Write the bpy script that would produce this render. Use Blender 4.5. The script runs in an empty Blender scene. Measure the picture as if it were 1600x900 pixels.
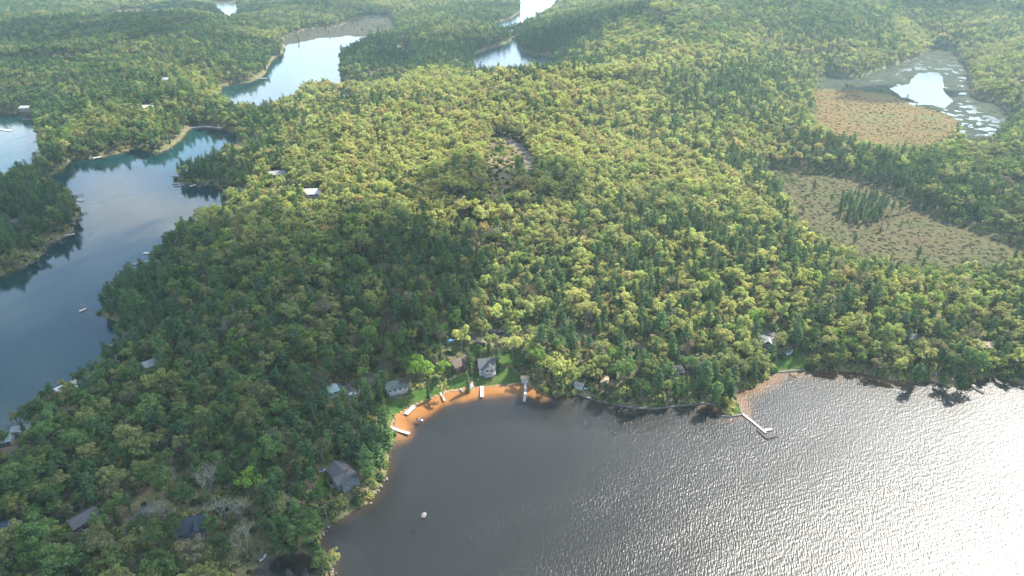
import bpy, math, random
import numpy as np
from mathutils import Vector, Matrix
rng = np.random.RandomState(7); random.seed(7)
R = math.radians
SC = bpy.context.scene; COL = SC.collection
# ---------------------------------------------------------------- camera
CAMH, PITCH, F = 190.0, R(28.1), 1067.0
cam = bpy.data.objects.new('camera', bpy.data.cameras.new('camera')); COL.objects.link(cam)
cam.location = (0, 0, CAMH); cam.rotation_euler = (R(90) - PITCH, 0, 0)
cam.data.sensor_width = 36; cam.data.lens = 36 * F / 1600
cam.data.clip_start = 1; cam.data.clip_end = 40000
SC.camera = cam
# ---------------------------------------------------------------- light
SUN_EL, SUN_AZ = R(46), R(52)          # azimuth measured from +Y towards +X
w = bpy.data.worlds.new('World'); SC.world = w; w.use_nodes = True
nt = w.node_tree; nt.nodes.clear()
wo = nt.nodes.new('ShaderNodeOutputWorld'); bg = nt.nodes.new('ShaderNodeBackground')
sky = nt.nodes.new('ShaderNodeTexSky'); sky.sky_type = 'NISHITA'; sky.sun_disc = False
sky.sun_elevation = SUN_EL; sky.sun_rotation = SUN_AZ; sky.altitude = 200
sky.air_density = 1.25; sky.dust_density = .8; sky.ozone_density = 2.0
# high thin cloud in the sky: streaky white over the blue
tc = nt.nodes.new('ShaderNodeTexCoord'); mp = nt.nodes.new('ShaderNodeMapping'); mp.inputs['Scale'].default_value = (1.6, 1.6, 5.0)
no = nt.nodes.new('ShaderNodeTexNoise'); no.inputs['Scale'].default_value = 2.2; no.inputs['Detail'].default_value = 6; no.inputs['Roughness'].default_value = .55
rp = nt.nodes.new('ShaderNodeValToRGB'); rp.color_ramp.elements[0].position = .48; rp.color_ramp.elements[1].position = .74
mx = nt.nodes.new('ShaderNodeMix'); mx.data_type = 'RGBA'; mx.inputs[7].default_value = (5.8, 6.1, 6.5, 1)
nt.links.new(tc.outputs['Generated'], mp.inputs['Vector']); nt.links.new(mp.outputs[0], no.inputs['Vector'])
nt.links.new(no.outputs['Fac'], rp.inputs['Fac']); nt.links.new(rp.outputs['Color'], mx.inputs[0])
nt.links.new(sky.outputs[0], mx.inputs[6]); nt.links.new(mx.outputs[2], bg.inputs['Color'])
bg.inputs['Strength'].default_value = .15
nt.links.new(bg.outputs[0], wo.inputs[0])
sl = bpy.data.lights.new('sun', 'SUN'); sl.energy = 4.7; sl.angle = R(.53); sl.color = (1, .94, .83)
sun = bpy.data.objects.new('sun', sl); COL.objects.link(sun)
SUND = Vector((math.sin(SUN_AZ) * math.cos(SUN_EL), math.cos(SUN_AZ) * math.cos(SUN_EL), math.sin(SUN_EL)))
sun.rotation_euler = SUND.to_track_quat('Z', 'Y').to_euler()
sun.location = (300, 300, 500)
vs = SC.view_settings; vs.view_transform = 'Standard'; vs.look = 'None'; vs.gamma = 1; vs.exposure = 1.75; vs.use_curve_mapping = False
SC.cycles.max_bounces = 6; SC.cycles.diffuse_bounces = 4; SC.cycles.glossy_bounces = 2
SC.cycles.transmission_bounces = 3; SC.cycles.transparent_max_bounces = 12; SC.cycles.volume_bounces = 0
SC.cycles.sample_clamp_indirect = 3; SC.cycles.caustics_reflective = False; SC.cycles.caustics_refractive = False
# ---------------------------------------------------------------- pixel <-> world
CP, SP = math.cos(PITCH), math.sin(PITCH)
def px(x, y, z=0.0):
    u, v = x - 800, y - 450
    dz = -(v * CP + F * SP)
    if dz > -8: dz = -8
    t = (CAMH - z) / -dz
    return (u * t, (F * CP - v * SP) * t)
def proj(X, Y, Z):
    d = np.asarray(Z) - CAMH
    fw = Y * CP - d * SP; up = Y * SP + d * CP
    fw = np.maximum(fw, 1e-3)
    return 800 + F * X / fw, 450 - F * up / fw
# ---------------------------------------------------------------- noise
_perm = rng.rand(512, 512)
def vnoise(x, y):
    xi = np.floor(x).astype(int); yi = np.floor(y).astype(int)
    fx = x - xi; fy = y - yi; fx = fx * fx * (3 - 2 * fx); fy = fy * fy * (3 - 2 * fy)
    g = lambda a, b: _perm[a % 512, b % 512]
    return (g(xi, yi) * (1 - fx) + g(xi + 1, yi) * fx) * (1 - fy) + (g(xi, yi + 1) * (1 - fx) + g(xi + 1, yi + 1) * fx) * fy
def fbm(x, y, s, o=4):
    x = np.asarray(x, float) / s; y = np.asarray(y, float) / s; a, t, m = 1.0, 0, 0
    for k in range(o):
        t = t + a * vnoise(x + 17.3 * k, y + 9.1 * k); m += a; a *= .5; x = x * 2.03; y = y * 2.03
    return t / m * 2 - 1
# ---------------------------------------------------------------- traced outlines (x, y in the photo, height of what shows there)
T, TF = 13.0, 22.0
near_lake = [px(*p) for p in [(530,1500),(531,1100),(524,960),(522,905),(520,888),(515,872),(503,856),(500,838),(511,822),(530,813),(548,802),(575,787),(590,767),(602,742),
 (608,707),(617,682),(612,662),(618,648),(640,638),(665,625),(700,612),(735,606),(780,602),(815,598),(830,604),(845,615),(878,622),(900,614),(935,627),
 (980,636),(1020,637.5),(1060,633),(1100,629),(1125,637),(1136,650),(1160,647),(1154,630),(1150,614),(1185,600),(1215,580),(1265,577),(1340,582),(1390,595),
 (1430,600),(1455,598),(1475,604),(1510,608),(1535,591),(1560,590),(1600,603),(1700,622),(1900,650),(2400,700),(3000,900)]] + [(620,-70),(620,-900),(-110,-900),(-110,-30)]
cove = [px(*p) for p in [(408,878),(440,868),(475,863),(490,874),(497,892),(498,940),(480,1010),(400,1010),(375,930),(393,892)]]
left_lake = [px(*p) for p in [(0,640,T),(38,624,T),(40,602,T),(85,586,T),(120,568,T),(135,552,T),(165,533,T),(190,518,6),(187,505),(160,498),(135,484),(127,474),(130,462,T),(150,450,T),
 (172,432,T),(212,410,T),(230,395,T),(240,378,T),(262,352,T),(290,332,T),(310,317,T),(335,318,T),(352,312,T),(350,298),(335,290),(315,289),(300,288),(285,288),(274,280),(272,268,8),
 (276,250,T),(300,247,T),(322,243,T),(340,233,T),(350,222,T),(362,212,T),(372,209),(352,203),(345,198),(300,198),(290,207),(278,223),(260,234),(240,239),(222,233),
 (213,229),(195,238),(165,244),(140,248),(110,248),(102,263),(90,270),(76,276),(73,290),(95,293,6),(112,300,8),(120,325,8),(119,345),(116,362),(96,374),(74,383),(70,397),(45,412),(20,423),
 (0,431),(-60,450),(-150,470),(-400,520),(-500,620),(-420,800,T),(-150,720,T)]]
upleft_lake = [px(*p) for p in [(-300,190),(0,176),(50,178),(56,200),(61,225),(58,247,T),(40,252,T),(15,263,T),(0,273,T),(-300,330,T)]]
mid_lake = [px(*p) for p in [(345,135),(365,131),(390,128),(412,118),(418,108),(425,95),(440,85),(445,71),(465,68),(500,60),(545,57),(582,59),(575,65),(560,72,6),(540,80,6),(533,90),
 (530,105),(533,124),(560,133),(575,136),(598,125,8),(590,130,T),(565,133,T),(530,132,T),(500,127,T),(470,135,T),(450,145,T),(430,160,T),(400,165,T),(370,160,T),(350,152,T),(340,142,T)]]
river = [px(*p) for p in [(770,37),(798,29),(812,20),(812,0),(812,-25),(850,-25),(880,-12),(864,6,14),(848,17,14),(828,26,14),(806,38,14),(778,44,12)]]
river_bay = [px(*p) for p in [(738,107,TF),(742,84),(768,75),(796,66),(800,57),(806,57),(813,80),(835,86),(862,88),(870,95,14),(862,104,TF),(800,108,TF)]]
top_pond = [px(*p) for p in [(333,3),(370,1),(372,18,12),(358,27,16),(350,20,12),(340,14,12)]]
top_creek = [px(*p) for p in [(165,24),(190,16),(225,14),(222,23,14),(190,29,14),(150,33,14)]]
tiny_pond = [px(*p) for p in [(620,75),(628,71),(641,72),(641,83,12),(621,83,12)]]
heart_pond = [px(*p) for p in [(1389,138),(1420,131),(1433,115),(1465,113),(1474,122),(1475,142),(1490,158),(1478,168),(1440,161),(1405,148)]]
WATERS = {'near_lake': near_lake, 'cove': cove, 'left_lake': left_lake, 'upleft_lake': upleft_lake, 'mid_lake': mid_lake, 'river': river, 'river_bay': river_bay,
          'top_pond': top_pond, 'top_creek': top_creek, 'tiny_pond': tiny_pond, 'heart_pond': heart_pond}
Z1 = .8
def zp(L): return [px(p[0], p[1], p[2] if len(p) > 2 else Z1) for p in L]
orange_meadow = zp([(1276,140),(1330,141),(1390,148),(1430,166),(1480,178),(1500,190),(1494,210,8),(1470,222,10),(1420,226,14),(1385,222,16),(1345,212,18),(1305,200,18),(1272,175,16)])
reed_marsh = zp([(1272,128),(1290,120),(1340,124),(1370,110),(1415,98),(1440,88),(1455,76),(1492,80),(1512,105),(1520,150),(1570,165),(1580,190),(1550,210,10),(1515,222,12),(1498,212,8),(1500,190),(1480,178),(1430,166),(1390,148),(1330,141),(1276,140)])
brown_bog = zp([(1195,262,10),(1200,258),(1240,268),(1300,274),(1350,283),(1400,303),(1440,328),(1480,343),(1540,366),(1600,387),(1620,398),(1570,404,14),(1500,400,16),(1440,400,18),(1380,390,18),(1335,380,18),(1295,355,18),(1262,338,18),(1240,315,16),(1232,290,14)])
side_bog = zp([(1550,294),(1600,287),(1700,290),(1700,318),(1600,312),(1560,305)])
far_meadow = zp([(437,62),(480,45),(530,40),(560,26),(612,24),(620,40,10),(602,52,12),(585,59),(545,58),(500,60),(465,67),(445,70)])
far_field = zp([(1112,18),(1150,9),(1200,11),(1250,16),(1275,35),(1240,45),(1190,42),(1130,38)])
green_inlet = zp([(560,122),(600,112),(640,104),(640,112),(600,122),(575,130)])
top_marsh = zp([(380,8),(430,2),(520,4),(500,10),(400,14)])
MEADOWS = {'orange': orange_meadow, 'reed': reed_marsh, 'bog': brown_bog, 'side': side_bog, 'farm': far_meadow, 'ffield': far_field, 'inlet': green_inlet, 'tmarsh': top_marsh}
def seg_dist(P, poly):
    A = np.array(poly); B = np.roll(A, -1, 0); d = np.full(len(P), 1e9)
    for a, b in zip(A, B):
        ab = b - a; L = ab @ ab + 1e-9
        t = np.clip(((P - a) @ ab) / L, 0, 1)
        q = P - (a + t[:, None] * ab); d = np.minimum(d, (q * q).sum(1))
    return np.sqrt(d)
def inside(P, poly):
    A = np.array(poly); B = np.roll(A, -1, 0); c = np.zeros(len(P), bool); x, y = P[:, 0], P[:, 1]
    for a, b in zip(A, B):
        if a[1] == b[1]: continue
        m = (a[1] > y) != (b[1] > y)
        c ^= m & (x < (b[0] - a[0]) * (y - a[1]) / (b[1] - a[1]) + a[0])
    return c
def sdist(P, poly):                        # positive inside
    P = np.asarray(P, float); A = np.array(poly)
    out = np.full(len(P), -1e4); lo, hi = A.min(0) - 150, A.max(0) + 150
    m = ((P > lo) & (P < hi)).all(1)
    if m.any():
        q = P[m]; d = seg_dist(q, poly); out[m] = np.where(inside(q, poly), d, -d)
    return out
BEACH = [px(*p) for p in [(622,658),(640,640),(700,612),(780,602),(826,600)]]
COVE_R = [px(*p) for p in [(1150,612),(1200,592),(1240,578),(1340,582)]]
def line_dist(P, L):
    d = np.full(len(P), 1e9)
    for a, b in zip(np.array(L[:-1]), np.array(L[1:])):
        ab = b - a; t = np.clip(((P - a) @ ab) / (ab @ ab), 0, 1); q = P - (a + t[:, None] * ab); d = np.minimum(d, (q * q).sum(1))
    return np.sqrt(d)
HILLS = [(1000,130,20,230),(1060,105,10,90),(700,330,9,150),(785,258,-7,45),(1250,60,22,180),(1500,60,26,200),(1560,130,10,110),(250,110,12,150),(700,85,8,80),(1000,45,14,200),(1400,470,6,90),(300,500,5,70),(90,60,16,180)]
HP = [(px(a, b, 10), h * 1.4, r * 1.46) for a, b, h, r in HILLS]
def survey(P):
    """height, water signed distance (+ inside), meadow signed distance for world points"""
    P = np.asarray(P, float); X, Y = P[:, 0], P[:, 1]
    near = np.clip(np.hypot(X, Y) / 400, .45, 1.3)
    jit = (fbm(X, Y, 9, 3) * 1.5 + fbm(X + 50, Y, 30, 2) * 1.5) * near
    jb = np.clip(line_dist(P, BEACH) / 12, .15, 1); jit = jit * jb
    W = np.full(len(P), -1e4); wid = np.zeros(len(P), int)
    for i, (k, poly) in enumerate(WATERS.items()):
        s = sdist(P, poly); wid = np.where(s > W, i, wid); W = np.maximum(W, s)
    W = np.where(W > -900, W + jit, W)
    M = np.full(len(P), -1e4); mid = np.zeros(len(P), int)
    for i, (k, poly) in enumerate(MEADOWS.items()):
        s = sdist(P, poly); mid = np.where(s > M, i, mid); M = np.maximum(M, s)
    M = np.where(M > -900, M + jit, M)
    open_ = np.maximum(W, M); dl = np.maximum(-open_, 0)
    ramp = 1 - np.exp(-dl / 100)
    h = 5 + 4 * fbm(X, Y, 210, 4) + 10 * np.clip(Y / 1300, 0, 1.5) * (fbm(X + 900, Y, 460, 3) + .4)
    for (c, hh, r) in HP: h = h + hh * np.exp(-((X - c[0]) ** 2 + (Y - c[1]) ** 2) / (2 * r * r))
    Z = .25 + np.minimum(dl * .16, 1.0) + ramp * np.maximum(h, 1.5) + .25 * fbm(X, Y, 5, 2) * np.clip(dl / 6, 0, 1)
    # shore at the water's edge
    Z = np.where(M > 0, .35 + .1 * fbm(X, Y, 14, 3), Z)
    names = list(MEADOWS); wet = (mid == names.index('reed')) & (M > 0)
    Z = np.where(wet, fbm(X, Y * 2.4, 15, 4) * .9 + .10 + .3 * np.clip((W + 28) / 28, 0, 1) + .25 * (proj(X, Y, 0 * X)[0] < 1400), Z)
    slope = .42 - .33 * np.exp(-(line_dist(P, BEACH) / 26) ** 2) - .26 * np.exp(-(line_dist(P, COVE_R) / 26) ** 2)
    bed = -np.minimum(W * slope, 5) - .03
    Z = np.where(W > 0, bed, Z)
    # blend over the last metre on land so that the shoreline is a slope
    e = (W <= 0) & (W > -2) & ~wet & (M <= 0)
    Z = np.where(e, .03 + (-W / 2) * (Z - .03), Z)
    return Z, W, M, wid, mid
def height(x, y): return float(survey([(x, y)])[0][0])
def ground(x, y, lift=0.0):
    z = 2.0
    for _ in range(10):
        p = px(x, y, z + lift); z += .7 * (max(height(*p), 0.0) - z)
    return (p[0], p[1], max(height(*p), 0.0))
# ---------------------------------------------------------------- materials
def mat(name, col, rough=.8, spec=.3, noise=None, metal=0):
    m = bpy.data.materials.new(name); m.use_nodes = True; N = m.node_tree; b = N.nodes['Principled BSDF']
    b.inputs['Base Color'].default_value = (*col, 1); b.inputs['Roughness'].default_value = rough
    b.inputs['Specular IOR Level'].default_value = spec; b.inputs['Metallic'].default_value = metal
    if noise:
        s, amt = noise
        tc = N.nodes.new('ShaderNodeTexCoord'); n = N.nodes.new('ShaderNodeTexNoise'); n.inputs['Scale'].default_value = s; n.inputs['Detail'].default_value = 5
        r = N.nodes.new('ShaderNodeMapRange'); r.inputs[1].default_value = .3; r.inputs[2].default_value = .7; r.inputs[3].default_value = 1 - amt; r.inputs[4].default_value = 1 + amt
        v = N.nodes.new('ShaderNodeVectorMath'); v.operation = 'SCALE'; v.inputs[0].default_value = col
        N.links.new(tc.outputs['Object'], n.inputs['Vector']); N.links.new(n.outputs['Fac'], r.inputs[0])
        N.links.new(r.outputs[0], v.inputs['Scale']); N.links.new(v.outputs[0], b.inputs['Base Color'])
    return m
def ground_mat(name, cols, scale, fine=.8, bump=.4):
    """three colours mixed by two noises in world metres"""
    m = bpy.data.materials.new(name); m.use_nodes = True; N = m.node_tree; b = N.nodes['Principled BSDF']; b.inputs['Roughness'].default_value = .95; b.inputs['Specular IOR Level'].default_value = .1
    g = N.nodes.new('ShaderNodeNewGeometry'); n1 = N.nodes.new('ShaderNodeTexNoise'); n1.inputs['Scale'].default_value = 1 / scale; n1.inputs['Detail'].default_value = 8; n1.inputs['Roughness'].default_value = .62
    r = N.nodes.new('ShaderNodeValToRGB'); e = r.color_ramp.elements; e[0].position = .34; e[0].color = (*cols[0], 1); e[1].position = .66; e[1].color = (*cols[2], 1)
    k = e.new(.5); k.color = (*cols[1], 1)
    n2 = N.nodes.new('ShaderNodeTexNoise'); n2.inputs['Scale'].default_value = 1 / fine; n2.inputs['Detail'].default_value = 4
    mr = N.nodes.new('ShaderNodeMapRange'); mr.inputs[1].default_value = .3; mr.inputs[2].default_value = .7; mr.inputs[3].default_value = .62; mr.inputs[4].default_value = 1.4
    v = N.nodes.new('ShaderNodeVectorMath'); v.operation = 'SCALE'
    bp = N.nodes.new('ShaderNodeBump'); bp.inputs['Strength'].default_value = bump; bp.inputs['Distance'].default_value = .5
    for n in (n1, n2): N.links.new(g.outputs['Position'], n.inputs['Vector'])
    N.links.new(n1.outputs['Fac'], r.inputs['Fac']); N.links.new(n2.outputs['Fac'], mr.inputs[0]); N.links.new(r.outputs['Color'], v.inputs[0]); N.links.new(mr.outputs[0], v.inputs['Scale'])
    N.links.new(v.outputs[0], b.inputs['Base Color']); N.links.new(n2.outputs['Fac'], bp.inputs['Height']); N.links.new(bp.outputs[0], b.inputs['Normal'])
    return m
M_floor = ground_mat('forest_floor', [(0.0608, 0.0738, 0.026), (0.0955, 0.0911, 0.0434), (0.1476, 0.1172, 0.0694)], 14)
M_lawn = ground_mat('lawn', [(0.025, 0.0575, 0.01), (0.04, 0.075, 0.014), (0.07, 0.08, 0.0225)], 8, .5, .2)
M_sand = ground_mat('sand', [(0.216, 0.1215, 0.0675), (0.2475, 0.153, 0.09), (0.279, 0.189, 0.126)], 5, .5, .1)
M_dirt = ground_mat('dirt_road', [(0.11, 0.09, 0.07), (0.135, 0.11, 0.085), (0.165, 0.135, 0.105)], 9, .6, .2)
M_gravel = ground_mat('gravel_drive', [(0.08, 0.075, 0.07), (0.1, 0.095, 0.0875), (0.125, 0.1175, 0.105)], 7, .6, .2)
M_orange = ground_mat('dry_sedge', [(0.0714, 0.06, 0.0179), (0.097, 0.0625, 0.0196), (0.0714, 0.07, 0.0196)], 60, 3, .15)
M_bog = ground_mat('bog_heath', [(0.0528, 0.041, 0.019), (0.0572, 0.0507, 0.0207), (0.0375, 0.0458, 0.0156)], 40, 3, .15)
M_reed = ground_mat('reed_bed', [(0.014, 0.0211, 0.014), (0.022, 0.0281, 0.016), (0.032, 0.0421, 0.018)], 22, 2.5)
M_fmead = ground_mat('far_meadow', [(0.033, 0.0341, 0.0198), (0.0413, 0.0385, 0.0231), (0.0495, 0.0413, 0.0275)], 60, 4)
M_clear = ground_mat('clearing', [(.10,.075,.045),(.14,.10,.065),(.07,.075,.035)], 6, 1.5)
# lake bed: sand where the beaches are, brown stones and peat elsewhere in the near lake
m = M_bed = bpy.data.materials.new('lake_bed'); m.use_nodes = True; N = m.node_tree; b = N.nodes['Principled BSDF']; b.inputs['Roughness'].default_value = 1; b.inputs['Specular IOR Level'].default_value = 0
g = N.nodes.new('ShaderNodeNewGeometry'); sx = N.nodes.new('ShaderNodeSeparateXYZ'); nz = N.nodes.new('ShaderNodeTexNoise'); nz.inputs['Scale'].default_value = .12; nz.inputs['Detail'].default_value = 5
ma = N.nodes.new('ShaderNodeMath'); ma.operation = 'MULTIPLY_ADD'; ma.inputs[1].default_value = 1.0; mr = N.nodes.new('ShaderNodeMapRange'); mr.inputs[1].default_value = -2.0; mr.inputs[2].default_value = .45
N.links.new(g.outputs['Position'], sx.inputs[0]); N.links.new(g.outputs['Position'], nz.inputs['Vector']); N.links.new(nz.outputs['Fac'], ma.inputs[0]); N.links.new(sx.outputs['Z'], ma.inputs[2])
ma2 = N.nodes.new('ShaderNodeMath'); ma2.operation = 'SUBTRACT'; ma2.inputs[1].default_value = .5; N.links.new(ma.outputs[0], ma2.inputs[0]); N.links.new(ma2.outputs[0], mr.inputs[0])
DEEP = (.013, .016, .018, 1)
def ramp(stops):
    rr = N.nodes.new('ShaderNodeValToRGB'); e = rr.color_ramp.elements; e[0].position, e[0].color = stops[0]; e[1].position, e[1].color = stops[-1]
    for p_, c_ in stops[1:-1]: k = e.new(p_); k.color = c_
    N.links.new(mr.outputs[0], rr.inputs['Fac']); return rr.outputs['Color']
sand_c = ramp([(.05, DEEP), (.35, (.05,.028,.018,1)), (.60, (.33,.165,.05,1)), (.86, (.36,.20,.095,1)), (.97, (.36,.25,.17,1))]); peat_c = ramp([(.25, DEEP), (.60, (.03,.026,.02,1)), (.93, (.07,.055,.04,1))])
am = N.nodes.new('ShaderNodeAttribute'); am.attribute_name = 'sandy'; mixc = N.nodes.new('ShaderNodeMix'); mixc.data_type = 'RGBA'
N.links.new(am.outputs['Fac'], mixc.inputs[0]); N.links.new(peat_c, mixc.inputs[6]); N.links.new(sand_c, mixc.inputs[7]); 
ac = N.nodes.new('ShaderNodeAttribute'); ac.attribute_name = 'clear'; mixd = N.nodes.new('ShaderNodeMix'); mixd.data_type = 'RGBA'; sky_teal_c = ramp([(.25, (.008,.045,.065,1)), (.60, (.025,.05,.045,1)), (.93, (.08,.07,.05,1))])  # other lakes: bed painted teal to stand in for mirrored blue sky
N.links.new(ac.outputs['Fac'], mixd.inputs[0]); N.links.new(mixc.outputs[2], mixd.inputs[6]); N.links.new(sky_teal_c, mixd.inputs[7]); N.links.new(mixd.outputs[2], b.inputs['Base Color'])
def water_mat(name, rough, waves, tint=(.93,.86,.74), lanes=None):
    m = bpy.data.materials.new(name); m.use_nodes = True; N = m.node_tree; N.nodes.clear(); L = N.links.new
    o = N.nodes.new('ShaderNodeOutputMaterial'); mix = N.nodes.new('ShaderNodeMixShader'); tr = N.nodes.new('ShaderNodeBsdfTransparent'); gl = N.nodes.new('ShaderNodeBsdfGlossy')
    fr = N.nodes.new('ShaderNodeFresnel'); fr.inputs['IOR'].default_value = 1.333; tr.inputs['Color'].default_value = (*tint, 1); gl.inputs['Roughness'].default_value = rough
    gl.inputs['Color'].default_value = (1, 1, 1, 1)
    g = N.nodes.new('ShaderNodeNewGeometry'); prev = None
    for (ang, sx_, sy_, det, strength, dist) in waves:      # rotation, length along and across the crest in metres
        mp = N.nodes.new('ShaderNodeMapping'); mp.vector_type = 'TEXTURE'; mp.inputs['Rotation'].default_value = (0, 0, R(ang)); mp.inputs['Scale'].default_value = (sx_, sy_, 1)
        n = N.nodes.new('ShaderNodeTexNoise'); n.inputs['Scale'].default_value = 1; n.inputs['Detail'].default_value = det; n.inputs['Roughness'].default_value = .5
        bp = N.nodes.new('ShaderNodeBump'); bp.inputs['Strength'].default_value = strength; bp.inputs['Distance'].default_value = dist
        L(g.outputs['Position'], mp.inputs['Vector']); L(mp.outputs[0], n.inputs['Vector']); L(n.outputs['Fac'], bp.inputs['Height'])
        if lanes:                                   # wind lanes: the ripples grow and die down in patches
            m2 = N.nodes.new('ShaderNodeMapping'); m2.vector_type = 'TEXTURE'; m2.inputs['Rotation'].default_value = (0, 0, R(lanes[0])); m2.inputs['Scale'].default_value = (lanes[1], lanes[2], 1)
            n2 = N.nodes.new('ShaderNodeTexNoise'); n2.inputs['Scale'].default_value = 1; n2.inputs['Detail'].default_value = 4; q2 = N.nodes.new('ShaderNodeMapRange'); q2.inputs[1].default_value = .34; q2.inputs[2].default_value = .62; q2.inputs[3].default_value = .62; q2.inputs[4].default_value = 1
            L(g.outputs['Position'], m2.inputs['Vector']); L(m2.outputs[0], n2.inputs['Vector']); L(n2.outputs['Fac'], q2.inputs[0]); L(q2.outputs[0], bp.inputs['Strength'])
        if prev: L(prev.outputs[0], bp.inputs['Normal'])
        prev = bp
    if prev: L(prev.outputs[0], gl.inputs['Normal']); L(prev.outputs[0], fr.inputs['Normal'])
    L(fr.outputs[0], mix.inputs[0]); L(tr.outputs[0], mix.inputs[1]); L(gl.outputs[0], mix.inputs[2]); L(mix.outputs[0], o.inputs[0])
    return m
M_wnear = water_mat('wind_rippled_water', .33, [(74, 2.2, .58, 2, 1, .20), (20, 6.0, .95, 2, 1, .105), (35, 90, 30, 2, 1, .25)], lanes=(30, 70, 22))
M_wcalm = water_mat('calm_water', .07, [(20, 9, 2.5, 2, 1, .035), (70, 120, 40, 2, 1, .35)])
M_wstill = water_mat('still_water', .16, [(0, 6, 3, 2, 1, .12)])
# ---------------------------------------------------------------- object helpers
def tag(o, label=None, cat=None, group=None, kind=None):
    if label: o['label'] = label
    if cat: o['category'] = cat
    if group: o['group'] = group
    if kind: o['kind'] = kind
    return o
def empty(name, loc=(0, 0, 0), rz=0):
    o = bpy.data.objects.new(name, None); o.empty_display_size = .5; o.location = loc; o.rotation_euler = (0, 0, rz); COL.objects.link(o); return o
def np_mesh(name, V, Q, mats, midx=None, smooth=False):
    me = bpy.data.meshes.new(name); V = np.asarray(V, np.float32); Q = np.asarray(Q, np.int32); n, k = Q.shape
    me.vertices.add(len(V)); me.vertices.foreach_set('co', V.ravel()); me.loops.add(n * k); me.loops.foreach_set('vertex_index', Q.ravel())
    me.polygons.add(n); me.polygons.foreach_set('loop_start', np.arange(0, n * k, k, dtype=np.int32)); 
    if midx is not None: me.polygons.foreach_set('material_index', np.asarray(midx, np.int32))
    if smooth: me.polygons.foreach_set('use_smooth', np.ones(n, bool))
    for mm in mats: me.materials.append(mm)
    me.update(calc_edges=True); me.validate(); return me
class MB:
    def __init__(s): s.v = []; s.f = []
    def add(s, vs, fs): o = len(s.v); s.v += [tuple(v) for v in vs]; s.f += [tuple(i + o for i in f) for f in fs]; return s
    def box(s, x0, x1, y0, y1, z0, z1):
        return s.add([(x0,y0,z0),(x1,y0,z0),(x1,y1,z0),(x0,y1,z0),(x0,y0,z1),(x1,y0,z1),(x1,y1,z1),(x0,y1,z1)], [(3,2,1,0),(4,5,6,7),(0,1,5,4),(1,2,6,5),(2,3,7,6),(3,0,4,7)])
    def tube(s, a, b, r0, r1=None, n=6):
        a, b = Vector(a), Vector(b); r1 = r0 if r1 is None else r1; d = (b - a).normalized(); u = d.orthogonal().normalized(); w_ = d.cross(u)
        vs = [a + (u * math.cos(t) + w_ * math.sin(t)) * r0 for t in [2 * math.pi * i / n for i in range(n)]] + [b + (u * math.cos(t) + w_ * math.sin(t)) * r1 for t in [2 * math.pi * i / n for i in range(n)]]
        return s.add(vs, [(i, (i + 1) % n, n + (i + 1) % n, n + i) for i in range(n)] + [tuple(range(n))[::-1], tuple(range(n, 2 * n))])
    def loft(s, rings, cap=True):
        n = len(rings[0]); o = len(s.v); s.v += [tuple(p) for r in rings for p in r]
        for k in range(len(rings) - 1): s.f += [(o + k*n + i, o + k*n + (i+1) % n, o + (k+1)*n + (i+1) % n, o + (k+1)*n + i) for i in range(n)]
        if cap: s.f += [tuple(o + i for i in range(n))[::-1], tuple(o + (len(rings)-1)*n + i for i in range(n))]
        return s
    def build(s, name, m, parent=None, smooth=False, bevel=0):
        me = bpy.data.meshes.new(name); me.from_pydata(s.v, [], s.f); me.materials.append(m); me.update()
        if smooth: me.polygons.foreach_set('use_smooth', [True] * len(me.polygons))
        o = bpy.data.objects.new(name, me); COL.objects.link(o); o.parent = parent
        if bevel: b = o.modifiers.new('bevel', 'BEVEL'); b.width = bevel; b.segments = 2
        return o
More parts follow.
